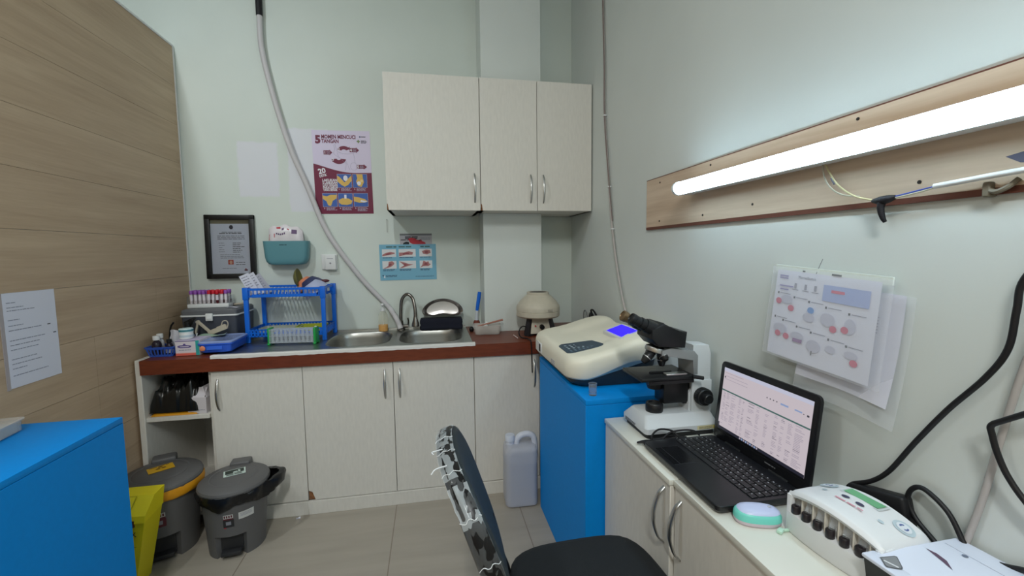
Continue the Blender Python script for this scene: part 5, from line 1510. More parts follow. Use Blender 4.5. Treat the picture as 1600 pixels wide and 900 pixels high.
slotted(.030, .070, 22).build('lower_basket', dr)
b = B()
z0, z1 = .236, .284
for y in (-.004, DP + .004):
    b.box(-W2, W2, y - .003, y + .003, z1 - .012, z1, BLUEP, .001, 1)
for x in (-W2, W2):
    b.box(x - .003, x + .003, 0, DP, z1 - .012, z1, BLUEP, .001, 1)
# curved belly of the upper tier
for i in range(1, 20):
    x = -W2 + 2 * W2 * i / 20
    zz = lambda x_: z0 + .010 * (abs(x_) / W2) ** 4
    b.box(x - .0022, x + .0022, 0, DP, zz(x), zz(x) + .004, BLUEP)
    b.box(x - .0022, x + .0022, -.006, -.002, zz(x), z1, BLUEP)
    b.box(x - .0022, x + .0022, DP + .002, DP + .006, zz(x), z1, BLUEP)
for y in (0.0, DP * .25, DP * .5, DP * .75, DP):
    b.box(-W2, W2, y - .003, y + .003, z0 + .001, z0 + .008, BLUEP)
b.box(-W2 + .03, W2 - .03, -.0065, -.002, z0, z0 + .016, BLUEP, .001, 1)
b.build('upper_basket', dr)
b = B()
for k in range(9):
    x = -.085 + k * .018
    b.tube([(x, .03, z0 + .008), (x, .03, z0 + .035), (x, .06, z0 + .046), (x, .10, z0 + .035), (x, .10, z0 + .008)], .0018, WHITE, 6, 4)
plab(b.build('plate_divider', dr), 'row of white wire plate dividers')
# what stands in the rack
DRM = dr.matrix_basis
def in_rack(x, y, z): return DRM @ Vector((x, y, z))
for nm, lbl, x, y, tilt, yaw, hh in (('card', 'white printed card leaning at the left end of the dish rack', -.165, .060, -24, 8, .118), ('card', 'white printed card behind the first at the left end of the dish rack', -.150, .10, -26, -6, .122), ('card', 'grey striped card rearmost at the left end of the dish rack', -.130, .14, -30, 0, .115)):
    b = B(); b.box(-.024, .024, -.0007, .0007, 0, hh, PAPER if 'white' in lbl else m('card_pale_grey', (190, 190, 200), .5))
    b.lines(-.018, hh - .012, .034, 5, .014, .004, .0009, GREYP, FRM, 33, .2)
    tag(at(b.build(nm, smooth=False), in_rack(x, y, z0 + .010), rot=(R(6), R(tilt), R(yaw))), lbl, 'card')
def dish(r, mat, h=.030):
    b = B()
    b.lathe([(r * .5, 0), (r * .55, .002), (r * .80, h * .45), (r, h), (r * .985, h + .002), (r * .95, h), (r * .76, h * .55), (r * .5, .005), (0, .005)], mat, n=40, cap1=False)
    return b
specs = [('plate', 'olive green plate standing at the back of the dish rack', m('dish_olive', (112, 110, 52), .45), .058, .022, (0.010, .135, z0 + .082), (0, 80, 0)),
         ('bowl', 'coral orange bowl between the olive plate and the navy bowl in the rack', m('dish_coral', (224, 140, 104), .45), .060, .050, (.048, .130, z0 + .078), (0, 138, -4)),
         ('bowl', 'navy blue bowl over the coral one in the dish rack', m('dish_navy', (52, 58, 96), .4), .070, .060, (.078, .112, z0 + .078), (0, 141, -4)),
         ('bowl', 'pale lilac bowl lying upside down on top in the dish rack', m('dish_lilac', (176, 184, 214), .4), .069, .058, (.106, .064, z0 + .064), (-8, 144, -4))]
for nm, lbl, mt, r_, h_, p_, ro in specs:
    b = dish(r_, mt, h_)
    tag(at(b.build(nm, ang=50), in_rack(*p_), rot=(R(ro[0]), R(ro[1]), R(ro[2]))), lbl, nm)
b = B(); b.ball((0, 0, 0), .018, m('maroon_plastic', (84, 30, 40), .4), 14, sc=(1.3, .8, .5))
tag(at(b.build('plastic_stopper'), in_rack(.178, .09, z0 + .074)), 'dark maroon stopper at the right end on top of the dish rack', 'stopper')
b = B(); b.rings([R2(.19, .10, 0, .012), R2(.20, .11, .026, .012), R2(.19, .10, .026, .012), R2(.18, .09, .004, .012)], m('tray_greyclear', (176, 182, 170), .25))
tag(at(b.build('shallow_tray'), in_rack(-.065, .11, .0365), R(-2)), 'shallow greyish tray lying at the left in the lower tier of the dish rack', 'tray')
b = B(); b.rings([R2(.14, .10, 0, .01), R2(.15, .11, .030, .01), R2(.142, .102, .030, .01), R2(.132, .092, .004, .01)], m('tray_lime', (168, 178, 40), .4))
tag(at(b.build('lime_tray'), in_rack(.095, .11, .0365), R(-2)), 'lime green tray at the right in the lower tier of the dish rack', 'tray')

# clear tube rack with green ends before the dish rack
cr_ = thing('clear_tube_rack', 'clear plastic tube rack with two green ends in front of the dish rack', 'rack', (-0.700, 2.362, DKZ), rz=R(-6))
GRN = m('end_green', (28, 156, 72), .4)
for sx_ in (-1, 1):
    b = B(); x = sx_ * .112
    b.box(x - .006, x + .006, -.030, .022, .004, .085, GRN, .003, 2); b.box(x - .007, x + .007, -.034, -.022, 0.0005, .010, GRN, .002, 1); b.box(x - .007, x + .007, .012, .026, 0.0005, .010, GRN, .002, 1)
    if sx_ > 0: b.lathe([(.006, .085), (.006, .088), (.003, .09)], WHITE, c=(x, -.006, 0), n=14)
    b.build('end_plate', cr_)
RACKC = m('rack_clear', (216, 224, 232), .15, alpha=.34)
for z in (.012, .046, .078):
    b = B()
    for j in range(4):
        y = -.030 + .0165 * j
        b.box(-.108, .108, y - .0022, y + .0022, z - .0015, z + .0015, RACKC)
    for i in range(11):
        x = -.106 + .0212 * i
        b.box(x - .0022, x + .0022, -.032, .022, z - .0017, z + .0017, RACKC)
    b.build('grid_shelf', cr_)
b = B()
b.box(-.108, .108, -.0325, -.0315, .014, .078, m('rack_panel', (216, 224, 232), .12, alpha=.16))
for i in range(10):
    x = -.0955 + .0212 * i
    b.lathe([(.0070, .014), (.0070, .078)], RACKC, c=(x, -.020, 0), n=12, cap0=False, cap1=False)
b.build('tube_row', cr_)

# soap bottle
sb_ = thing('soap_bottle', 'clear pump bottle with a little orange soap behind the left sink bowl', 'bottle', (-0.285, 2.618, DKZ))
b = B(); b.lathe([(.026, .0005), (.028, .003), (.028, .085), (.026, .098), (.013, .118), (.013, .124)], m('bottle_clear', (226, 226, 200), .1, alpha=.22), n=28, cap1=False); b.build('bottle_body', sb_)
b = B(); b.lathe([(.025, .0015), (.027, .004), (.027, .038), (0, .038)], m('orange_soap', (232, 158, 10), .25), n=28, cap1=False); plab(b.build('liquid', sb_), 'orange soap')
b = B(); b.lathe([(.015, .120), (.015, .136), (.006, .138), (.006, .156)], WHITE, n=20); b.box(-.008, .008, -.030, .006, .154, .164, WHITE, .003, 2); b.tube([(0, 0, .120), (0, 0, .01)], .0022, WHITE, 6, smooth=False); b.build('pump', sb_)

# kidney dish on a navy towel
tw = B()
tw.rings([[(x, y, z) for x, y in rrect(w_, d_, .012, 4)] for w_, d_, z in ((.246, .068, 0), (.252, .074, .006), (.252, .076, .020), (.244, .072, .030), (.252, .074, .040), (.250, .073, .056), (.240, .066, .066))], m('navy_cloth', (24, 27, 42), .9, bump=.5, bscale=160))
tag(at(tw.build('folded_towel', ang=60), (0.052, 2.612, DKZ + .0005), R(-1)), 'folded navy towel behind the right sink bowl', 'towel')
kd = B()
def kidney(sc_, n=48):
    out = []
    for i in range(n):
        a = 2 * math.pi * i / n
        x, y = .115 * math.cos(a) * sc_, .060 * math.sin(a) * sc_
        if y < 0: y = y * .80 + .018 * math.exp(-(x / .050) ** 2) * min(1, -y / .03)
        y += .012 * (x / .115) ** 2 * -1
        out.append((x, y))
    return out
rs = []
for sc_, z in ((.80, 0.0), (.84, .003), (.95, .034), (1.04, .040), (1.045, .041), (1.03, .042), (.93, .036), (.82, .006), (.5, .004), (.1, .004)):
    rs.append([(x, y, z) for x, y in kidney(sc_)])
kd.rings(rs, m('tray_steel', (170, 166, 164), .25, 1.0))
tag(at(kd.build('kidney_dish', ang=50), (0.062, 2.640, DKZ + .1125), rot=(R(78), 0, R(0))), 'bean shaped steel dish propped on the navy towel against the wall', 'dish')

# brush in its jar, clear box with bits, stick
bt = thing('bottle_brush', 'blue handled brush standing upright in the corner by the column', 'brush', (0.262, 2.585, CT + .001))
b = B(); b.lathe([(.024, 0), (.025, .002), (.022, .030), (.018, .045), (.012, .052)], m('brush_brown', (120, 58, 44), .7, bump=.6, bscale=400), n=20); b.build('bristles', bt)
b = B(); b.lathe([(.0265, .0), (.0265, .022)], WHITE, n=20, cap0=False, cap1=False); b.build('collar', bt)
b = B(); b.tube([(0, 0, .050), (.001, 0, .080), (.003, 0, .110)], .0115, m('brush_white', (206, 212, 220), .5), 12, rfun=lambda t: 1 - .2 * t); b.build('neck', bt)
b = B(); b.tube([(.003, 0, .108), (.008, 0, .14), (.016, 0, .19), (.021, 0, .222)], .0105, BLUEP, 12, rfun=lambda t: .85 + .25 * math.sin(t * 2.6)); plab(b.build('brush_handle', bt), 'blue handle')
bx = thing('clear_box', 'open clear plastic box of odds and ends beside the column', 'box', (0.303, 2.412, CT + .001), rz=R(-3))
b = B()
b.rings([R2(.128, .078, 0, .012), R2(.136, .084, .004, .012), R2(.152, .098, .050, .014), R2(.158, .104, .051, .014), R2(.150, .096, .053, .014), R2(.132, .080, .006, .012), R2(.11, .06, .004, .01)], m('box_clear', (218, 214, 208), .2, alpha=.45)); b.build('box_body', bx)
b = B(); b.box(-.03, .03, -.02, .02, .0, .022, m('sponge_grey', (150, 142, 132), .9, bump=.5, bscale=300), .004, 2)
tag(at(b.build('sponge'), (0.295, 2.405, CT + .0065), R(15)), 'dull grey sponge in the clear box by the column', 'sponge')
b = B(); b.tube([(-.07, 0, .0), (0, .004, .016), (.075, .0, .034)], .0045, m('wood_stick', (166, 110, 92), .6), 8, rfun=lambda t: .8 + .5 * t)
tag(at(b.build('wooden_spatula'), (0.320, 2.420, CT + .042), rot=(0, R(0), R(-4))), 'reddish wooden stick lying across the clear box', 'stick')
b = B(); b.ball((0, 0, 0), .014, m('tissue_white', (226, 228, 224), .9), 12, sc=(1, .8, .9)); b.ball((.008, .004, .010), .010, m('tissue_white', (226, 228, 224), .9), 10)
tag(at(b.build('cotton_ball'), (0.297, 2.432, CT + .045), R(0)), 'white cotton ball on top of the clear box by the column', 'cotton')
b = B(); b.ball((0, 0, .014), .014, BLACK, 12, sc=(1, 1, 1)); b.lathe([(.010, 0), (.012, .003), (.012, .012)], BLACK, n=14)
tag(at(b.build('drain_plug'), (0.223, 2.50, CT + .001)), 'small black plug behind the right end of the sink', 'plug')
b = B(); b.cyl((0, 0, .003), (.006, -.082, .003), .003, m('stick_pale', (214, 196, 192), .5), n=10)
tag(at(b.build('applicator_stick'), (0.437, 2.318, CT + .0004)), 'thin pale stick lying on the bare worktop before the centrifuge', 'stick')

# centrifuge
cf = thing('centrifuge', 'old cream domed centrifuge on black legs in front of the column', 'centrifuge', (0.582, 2.338, CT + .001))
CE = m('centrifuge_cream', (198, 190, 172), .45, var=.05, scale=30)
b = B(); b.lathe([(.090, .098), (.112, .099), (.120, .106), (.121, .128), (.1195, .129), (.1195, .132), (.121, .133), (.121, .150), (.118, .162), (.100, .188), (.072, .214), (.062, .222), (.062, .234), (.058, .237), (.050, .236), (.048, .228), (0, .226)], CE, n=56, cap1=False); b.build('bowl', cf, 30)
B().lathe([(.0485, .2352), (0, .2352)], m('opening_shade_dark', (56, 48, 44), .6), n=40, cap0=False, cap1=False).build('opening_shade', cf)  # dark disc colours in the shade of the open top hole
b = B()
b.rings([[(x, y, 0.012) for x, y in rrect(.128, .12, .01, 3)], [(x, y, .099) for x, y in rrect(.098, .10, .01, 3)]], CE); pl = b.build('pedestal', cf)
for k, a in enumerate((-145, -35, 90)):
    ca, sa = math.cos(R(a)), math.sin(R(a))
    b = B(); M_ = Matrix.Rotation(R(a + 90), 4, 'Z')
    b.rings([[(-.016, -.098, 0), (.016, -.098, 0), (.016, -.060, 0), (-.016, -.060, 0)], [(-.016, -.100, .012), (.016, -.100, .012), (.016, -.052, .012), (-.016, -.052, .012)], [(-.014, -.078, .099), (.014, -.078, .099), (.014, -.044, .099), (-.014, -.044, .099)]], m('leg_black', (40, 38, 42), .5), M=M_)
    b.build('leg', cf)
b = B(); b.cyl((0.005, -.060, .050), (0.005, -.078, .048), .013, BLACK, n=20); b.cyl((-.03, -.058, .055), (-.03, -.066, .054), .004, RED, n=10); b.build('speed_knob', cf)
b = B(); b.box(.025, .052, -.1195, -.1185, .138, .150, m('plate_grey', (168, 160, 146), .4, .3)); b.build('name_plate', cf)
lead('centrifuge_cable', 'black cable looping from the centrifuge over the worktop edge', 'cable', [(0.515, 2.30, CT + .045), (0.480, 2.285, CT + .055), (0.458, 2.27, CT + .030), (0.462, 2.24, CT + .006), (0.488, 2.20, CT + .005), (0.492, 2.160, CT + .006), (0.493, 2.137, CT + .004), (0.494, 2.130, CT - .02), (0.496, 2.129, CT - .08), (0.498, 2.129, CT - .16)], .0032, CABLE, 8)
# ------------------------------------------------------------------ pedal bins
BIN = m('bin_grey', (98, 97, 97), .5); BIND = m('bin_dark', (44, 44, 46), .5); BAGK = m('bag_black', (22, 22, 24), .28); BAGY = m('bag_yellow', (222, 152, 26), .45)
STK = m('sticker_white', (206, 206, 202), .5)
def pedal_bin(label, loc, rz, sc_, bagmat, bagname, tail, lid_yellow):
    t = thing('pedal_bin', label, 'bin', loc, rz)
    S = Matrix.Diagonal((sc_, sc_, sc_, 1))
    n = 64
    b = B(S)
    # body wall with a pedal recess cut into the front (front = -y)
    def rad(z): return .104 + .018 * z / .26
    zs_ = [0.0, .004, .030, .098, .105, .18, .258]
    hw = .46
    loops = []
    def ringp(z, rec):
        out = []
        for i in range(n):
            a = 2 * math.pi * i / n - math.pi / 2 + math.pi / n
            r_ = rad(z)
            da = abs((a + math.pi / 2 + math.pi) % (2 * math.pi) - math.pi)
            if rec and da < hw: r_ -= .030
            out.append((r_ * math.cos(a), r_ * math.sin(a), z))
        return out
    for z, rec in ((0.0, 1), (.012, 1), (.096, 1), (.0975, 0), (.18, 0), (.262, 0)):
        loops.append(ringp(z, rec))
    b.rings(loops, BIN, cap1=False)
    b.build('bin_body', t, 30)
    b = B(S); b.box(-.036, .036, -.112, -.075, .014, .030, BIND, .004, 2); b.box(-.040, .040, -.080, -.072, .012, .09, BIND, .002, 1); b.build('pedal', t)
    # liner folded over the rim
    rn = random.Random(int(sc_ * 1000))
    b = B(S); rs_ = []
    m2 = 72
    for k, (z, dr_) in enumerate(((.272, .000), (.274, .010), (.262, .014), (.246, .014), (.232, .012), (.222, .008))):
        if bagname == 'yellow' and k == 5: z = .236
        if bagname == 'yellow' and k == 4: z = .240
        row = []
        for i in range(m2):
            a = 2 * math.pi * i / m2
            wob = .0035 * math.sin(a * 9 + k) + .003 * math.sin(a * 23 + k * 2.1) + rn.uniform(-.0012, .0012)
            if bagname == 'yellow': wob *= .35
            r_ = rad(z) + dr_ + wob
            zz_ = z + (.010 * math.sin(a * 5 + 1) if k >= 4 and bagname != 'yellow' else 0)
            if tail:
                d_ = max(0, 1 - abs((a - R(10) + math.pi) % (2 * math.pi) - math.pi) / R(34))
                r_ += .058 * d_ ** .7 * (1 if k in (1, 2, 3, 4) else .75)
                zz_ += .012 * d_ * (1 if k < 3 else -.5)
            row.append((r_ * math.cos(a), r_ * math.sin(a), zz_))
        rs_.append(row)
    b.rings(rs_, bagmat, cap0=False, cap1=False)
    plab(b.build('liner', t, 70), f'{bagname} liner folded over the rim')
    # lid: shallow dome, tilted slightly up at the back, with hinge lug
    LM_ = S @ Matrix.Translation((0, 0, .276)) @ Matrix.Rotation(R(1.5), 4, 'X')
    b = B(LM_)
    b.lathe([(.126, -.004), (.132, -.002), (.133, .006), (.130, .014), (.118, .022), (.090, .028), (.086, .027), (.080, .030), (.05, .033), (0, .034)], BIN, n=64, cap1=False)
    lid = b.build('lid', t, 25)
    b = B(LM_); b.box(-.040, .040, .085, .140, .004, .040, BIN, .008, 3); b.build('hinge', lid)
    b = B(LM_)
    Mt_ = Matrix.Translation((.000, .010, .0345)) @ Matrix.Rotation(R(14), 4, 'Z') @ Matrix.Rotation(R(-3), 4, 'X')
    if lid_yellow:
        YS = m('sticker_yellow', (226, 176, 34), .5)
        b.box(-.040, .040, -.026, .030, -.001, .0006, YS, M=Mt_)
        b.lines(-.032, .026, .06, 1, .01, .005, .001, m('sticker_brown', (120, 84, 20), .6), Mt_, 3, 0)
        for k in range(3):
            a = R(90 + 120 * k)
            b.ell(.010 * math.cos(a), .004 + .009 * math.sin(a), .0075, .0062, .0010 + .0001 * k, m('sticker_brown', (120, 84, 20), .6), Mt_)
        b.ell(0, .004, .004, .004, .0014, YS, Mt_)
    else:
        b.box(-.040, .040, -.030, .030, -.001, .0006, m('sticker_pale', (206, 222, 214), .5), M=Mt_)
        b.fp([(-.034, -.010), (.034, -.010), (.034, .026), (-.034, .026)], .0010, m('sticker_dark_green', (38, 52, 46), .5), Mt_)
        b.fp([(-.006, -.008), (.012, -.008), (.010, .006), (-.004, .006)], .0014, m('sticker_pale', (206, 222, 214), .5), Mt_)
        b.ell(.016, .014, .004, .004, .0014, m('sticker_pale', (206, 222, 214), .5), Mt_); b.fp([(.012, .010), (.022, .008), (.020, -.006), (.014, -.006)], .0014, m('sticker_pale', (206, 222, 214), .5), Mt_)
        b.lines(-.030, -.014, .06, 2, .0075, .0045, .0010, m('sticker_dark_green', (38, 52, 46), .5), Mt_, 5, 0)
    b.build('sticker', lid)
    b = B(LM_); b.ell(.062, -.036, .010, .003, .0285, m('dust_grey', (150, 156, 152), .8), rot=.2); b.build('tape_scrap', lid)
    # marking on the body front
    def wrap(b_, u0, u1, z0_, z1_, mat, dr_=.0010):
        k_ = 6
        V = []
        for i in range(k_ + 1):
            a = -math.pi / 2 + (u0 + (u1 - u0) * i / k_) / .115
            for z in (z0_, z1_):
                V.append(((rad(z) + dr_) * math.cos(a), (rad(z) + dr_) * math.sin(a), z))
        b_.vf(V, [(2 * i, 2 * i + 2, 2 * i + 3, 2 * i + 1) for i in range(k_)], mat)
    b = B(S)
    wrap(b, -.016, .018, .178, .194, STK, .0012); 
    for i in range(4):
        wrap(b, -.0135 + i * .0078, -.0135 + i * .0078 + .0048, .181, .191, m('mark_maroon', (92, 34, 44), .5), .0016)
    wrap(b, -.016, .018, .172, .178, m('mark_maroon', (92, 34, 44), .5), .0013)
    wrap(b, -.018, .020, .140, .172, BIND if not lid_yellow else m('mark_maroon', (92, 34, 44), .5), .0012)
    wrap(b, -.008, .010, .150, .165, m('mark_grey', (140, 142, 150), .5), .0017)
    wrap(b, -.016, -.008, .1365, .140, RED, .0017)
    b.build('marking', t)
    if not lid_yellow:
        b = B(S); wrap(b, .036, .092, .164, .194, STK, .0012)
        for z in (.186, .181, .176): wrap(b, .042, .084, z, z + .0016, GREYP, .0016)
        b.build('paper_label', t)
    return t
pedal_bin('grey pedal bin with black liner before the cream base cabinet', (-0.862, 1.995, 0), R(8), 1.02, BAGK, 'black', True, False)
pedal_bin('grey pedal bin with yellow liner and yellow sticker before the open shelf', (-1.160, 2.030, 0), R(22), 1.12, BAGY, 'yellow', False, True)

# yellow sharps box between the blue cabinet and the bins
yb = thing('sharps_box', 'yellow card sharps container standing beside the near blue cabinet', 'box', (-1.19, 1.84, 0))
YEL = m('safety_yellow', (244, 226, 34), .5); YBK = m('safety_print', (76, 70, 30), .6); YRED = m('safety_slot', (70, 26, 22), .7)
o = Matrix.Translation((1.19, -1.84, 0))
def yx(z): return (-1.292 + 0.0, -1.128 + .075 * z / .36)
b = B(o)
y0, y1 = 1.772, 1.864
secs = []
for z in (0.0005, .29):
    xa, xb = yx(z); sh = .02 * z / .36
    secs.append([(xa, y0 - sh, z), (xb, y0 - sh, z), (xb, y1, z), (xa, y1, z)])
b.rings(secs, YEL); b.build('box_body', yb)
b = B(o)
xa, xb = yx(.28); xa2, xb2 = yx(.345)
b.rings([[(xa, y0 - .024, .275), (xb + .004, y0 - .024, .275), (xb + .004, y1 + .001, .285), (xa, y1 + .001, .285)], [(xa, y0 - .020, .300), (xb + .006, y0 - .020, .300), (xb + .006, y1 + .001, .31), (xa, y1 + .001, .31)], [(xa2, y0 + .030, .362), (xb2, y0 + .030, .356), (xb2, y1 + .001, .36), (xa2, y1 + .001, .36)]], YEL)
lid = b.build('lid', yb, 20)
b = B(o)
def fl(x, t): # point on the sloping lid front, t 0..1 up
    return (x, y0 - .0205 + .050 * t, .3005 + .0600 * t)
b.poly([(p[0], p[1] - .0008, p[2] + .0006) for p in (fl(-1.225, .15), fl(-1.118, .15), fl(-1.112, .92), fl(-1.225, .92))], m('safety_line', (170, 160, 30), .6))
b.poly([(p[0], p[1] - .0012, p[2] + .0010) for p in (fl(-1.223, .17), fl(-1.120, .17), fl(-1.114, .90), fl(-1.223, .90))], YEL)
b.poly([(lambda p: (p[0], p[1] - .0016, p[2] + .0014))(fl(-1.160 + .022 * math.cos(i * .3142), .62 + .22 * math.sin(i * .3142))) for i in range(20)], m('safety_line', (170, 160, 30), .6))
b.poly([(lambda p: (p[0], p[1] - .0020, p[2] + .0018))(fl(-1.160 + .020 * math.cos(i * .3142), .59 + .20 * math.sin(i * .3142))) for i in range(20)], YEL)
b.build('opening', lid)
b = B(o); b.box(-1.190, -1.100, y0 - .0275, y0 - .02, .262, .286, YRED); b.build('handle_slot', yb)
b = B(o)
Mt_ = Matrix.Translation((-1.19, y0 - .0160, .200)) @ Matrix.Rotation(R(-4), 4, 'X') @ Matrix(((1, 0, 0, 0), (0, 0, -1, 0), (0, 1, 0, 0), (0, 0, 0, 1))) @ Matrix.Rotation(R(6), 4, 'Z')
b.text('SAFETY BOX', .024, -.036, .012, .0024, YBK, Mt_, bold=.02, width=.128)
b.text('B3', .026, .042, -.018, .0036, YBK, Mt_, bold=.02); b.flat(.0, -.026, .088, -.0248, .0042, YBK, Mt_)
b.build('print', yb)

# things in the open shelf
b = B()
rn = random.Random(21)
def bag(nx_, ny_, W_, D_, H_, seed):
    def f(u, v):
        x = (u - .5) * W_; y = (v - .5) * D_
        e = (max(0, 1 - (2 * abs(u - .5)) ** 7) * max(0, 1 - (2 * abs(v - .5)) ** 6)) ** .5
        nn = noise.noise(Vector((u * 5 + seed, v * 5, seed))) * .35 + noise.noise(Vector((u * 13, v * 13 + seed, 2))) * .22
        return (x + .01 * nn, y, H_ * e * (.75 + nn))
    return f
b.grid(bag(44, 34, .20, .26, .165, 3.1), 44, 34, m('bag_black_gloss', (24, 24, 22), .22))
b.grid(lambda u, v: ((u - .5) * .2, (v - .5) * .26, 0), 1, 1, BAGK)
tag(at(b.build('bin_bag_bundle', ang=80, fix=False), (-1.168, 2.300, .548)), 'bundle of black bin bags on the upper tier of the open shelf', 'bags')
b = B(); b.grid(bag(20, 20, .195, .26, .030, 9.2), 20, 20, BAGY); b.grid(lambda u, v: ((u - .5) * .195, (v - .5) * .26, 0), 1, 1, BAGY)
tag(at(b.build('yellow_bag_bundle', ang=80, fix=False), (-1.166, 2.300, .5325)), 'yellow bags lying under the black ones on the open shelf', 'bags')
wbx = thing('white_carton', 'white open flap carton at the right end of the upper shelf', 'box', (-1.070, 2.245, .5325), rz=R(-4))
CW = m('carton_plain', (214, 208, 212), .6)
b = B(); b.box(-.040, .040, -.07, .07, 0, .075, CW, .001, 1); b.build('carton', wbx)
b = B(); b.box(-.040, .034, -.0015, .0015, 0, .05, CW, M=Matrix.Translation((0, -.069, .074)) @ Matrix.Rotation(R(-38), 4, 'X')); b.box(-.0015, .0015, -.06, .06, 0, .05, CW, M=Matrix.Translation((.038, 0, .075)) @ Matrix.Rotation(R(-20), 4, 'Y')); b.build('flap', wbx)
b = B(FRM); b.lines(-.002, .018, .035, 1, .01, .003, .0706, GREYP, None, 3, 0); b.build('print', wbx)
b = B(); b.rings([[(x, y, z) for x, y in rrect(w_, d_, .02, 4)] for w_, d_, z in ((.045, .10, 0), (.05, .11, .01), (.045, .10, .10), (.02, .06, .155))], m('dusky_red_cloth', (120, 44, 60), .8))
tag(at(b.build('dusky_bag', ang=60), (-1.246, 2.235, .0685)), 'small dusky red bag at the bottom of the open shelf by the oak wall', 'bag')

# white jerrycan
jc = thing('jerrycan', 'translucent white jerrycan two thirds full standing before the corner cabinet', 'jerrycan', (0.415, 2.062, 0), rz=R(-2))
JW = m('jerrycan_white', (226, 228, 238), .35, trans=0.0, alpha=.50)
b = B()
def jr_(w_, d_, z, r=.03): return [(x, y, z) for x, y in rrect(w_, d_, r, 6)]
b.rings([jr_(.135, .115, .001), jr_(.160, .135, .008), jr_(.164, .138, .03), jr_(.162, .136, .215), jr_(.164, .138, .225), jr_(.162, .136, .27), jr_(.152, .128, .295), jr_(.120, .105, .305, .02)], JW)
body = b.build('can_body', jc, 50)
b = B(); b.rings([jr_(.130, .110, .004), jr_(.1560, .1310, .012), jr_(.1580, .1320, .22)], m('pale_liquid', (142, 151, 170), .15, alpha=1)); plab(b.build('liquid', jc), 'pale liquid filling two thirds of the can')
b = B(); b.tube([(-.018, 0, .300), (-.012, 0, .325), (.010, 0, .343), (.045, 0, .345), (.068, 0, .330), (.076, 0, .295), (.078, 0, .26)], .0155, m('jerrycan_handle', (218, 222, 232), .4), 12); b.build('handle', jc)
b = B(); b.lathe([(.020, .298), (.020, .318), (.024, .319), (.024, .346), (.022, .349), (0, .349)], m('jerrycan_cap', (214, 220, 232), .4), c=(-.050, 0, 0), n=28, cap1=False)
b.build('cap', jc)

# scrap on the floor
b = B(); b.grid(lambda u, v: (.018 * (u - .5), .010 * (v - .5), .003 + .002 * math.sin(u * 5 + v * 3)), 5, 4, PAPER); b.grid(lambda u, v: (.018 * (u - .5), .010 * (v - .5), .0005), 1, 1, PAPER)
tag(at(b.build('paper_scrap', fix=False), (-0.655, 2.128, 0), R(15)), 'tiny white scrap of paper on the floor tiles by the kick board', 'scrap')

# something clear on the near blue cabinet
tubb = thing('clear_tub', 'clear shallow plastic tub on the near blue cabinet by the oak wall', 'tub', (-1.240, 1.400, .7525), rz=R(8))
b = B(); b.rings([jr_(.11, .15, 0.0005, .02), jr_(.12, .16, .004, .02), jr_(.122, .162, .032, .02), jr_(.118, .158, .032, .02), jr_(.115, .155, .006, .02)], m('tub_clear', (226, 224, 214), .15, alpha=.35)); b.build('tub_body', tubb)
b = B(); b.rings([jr_(.125, .179, .032, .02), jr_(.127, .181, .036, .02), jr_(.122, .160, .038, .02)], m('tub_lid', (226, 222, 216), .2, alpha=.4)); b.build('lid', tubb)

# ------------------------------------------------------------------ chair
ch = thing('office_chair', 'black padded chair with torn plastic wrap on its backrest, pulled up to the bench', 'chair', (0.365, 0.860, 0), rz=R(2))
SEAT = m('black_fabric', (25, 29, 33), .85, bump=.35, bscale=500); VIN = m('navy_vinyl', (32, 42, 48), .55, var=.08, scale=40); FRAME = m('frame_black_metal', (28, 28, 30), .35, .4)
b = B()
def seatloop(f, z):
    out = []
    for i in range(64):
        a = 2 * math.pi * i / 64
        r_ = sup(.196, .226, 4.6, a) * f
        x, y = r_ * math.cos(a), r_ * math.sin(a)
        zz_ = z + .006 * (1 - (x / .196) ** 2) * (1 if z > .44 else 0) - (.012 * max(0, (x - .13) / .08) ** 2 if z > .44 else 0)
        out.append((x, y, zz_))
    return out
b.rings([seatloop(.90, .412), seatloop(.97, .416), seatloop(1.0, .430), seatloop(1.0, .446), seatloop(.985, .460), seatloop(.95, .468), seatloop(.88, .472), seatloop(.6, .474), seatloop(.2, .475)], SEAT)
b.build('seat', ch, 60)
# backrest: rounded pad, tilted back (top toward -x)
BT = Matrix.Translation((-.214, 0, .517)) @ Matrix.Rotation(R(-18.5), 4, 'Y')
def backloop(f, x, off=0):
    out = []
    for i in range(72):
        a = 2 * math.pi * i / 72
        r_ = sup(.200, .195, 3.2, a) * f
        y, z = r_ * math.cos(a), .185 + r_ * math.sin(a)
        xx = x - .018 * (1 - (y / .2) ** 2) + off
        out.append((xx, y, z))
    return out
b = B(BT)
b.rings([backloop(.96, .021), backloop(.985, .020), backloop(1.0, .014), backloop(1.0, -.006), backloop(.97, -.014), backloop(.5, -.016), backloop(.1, -.016)], FRAME, cap0=False)
bk = b.build('backrest_shell', ch, 50)
b = B(BT)
b.rings([backloop(.965, .019), backloop(.955, .024), backloop(.90, .028), backloop(.6, .030), backloop(.1, .030)], VIN, cap0=False)
b.build('backrest_pad', ch, 60)
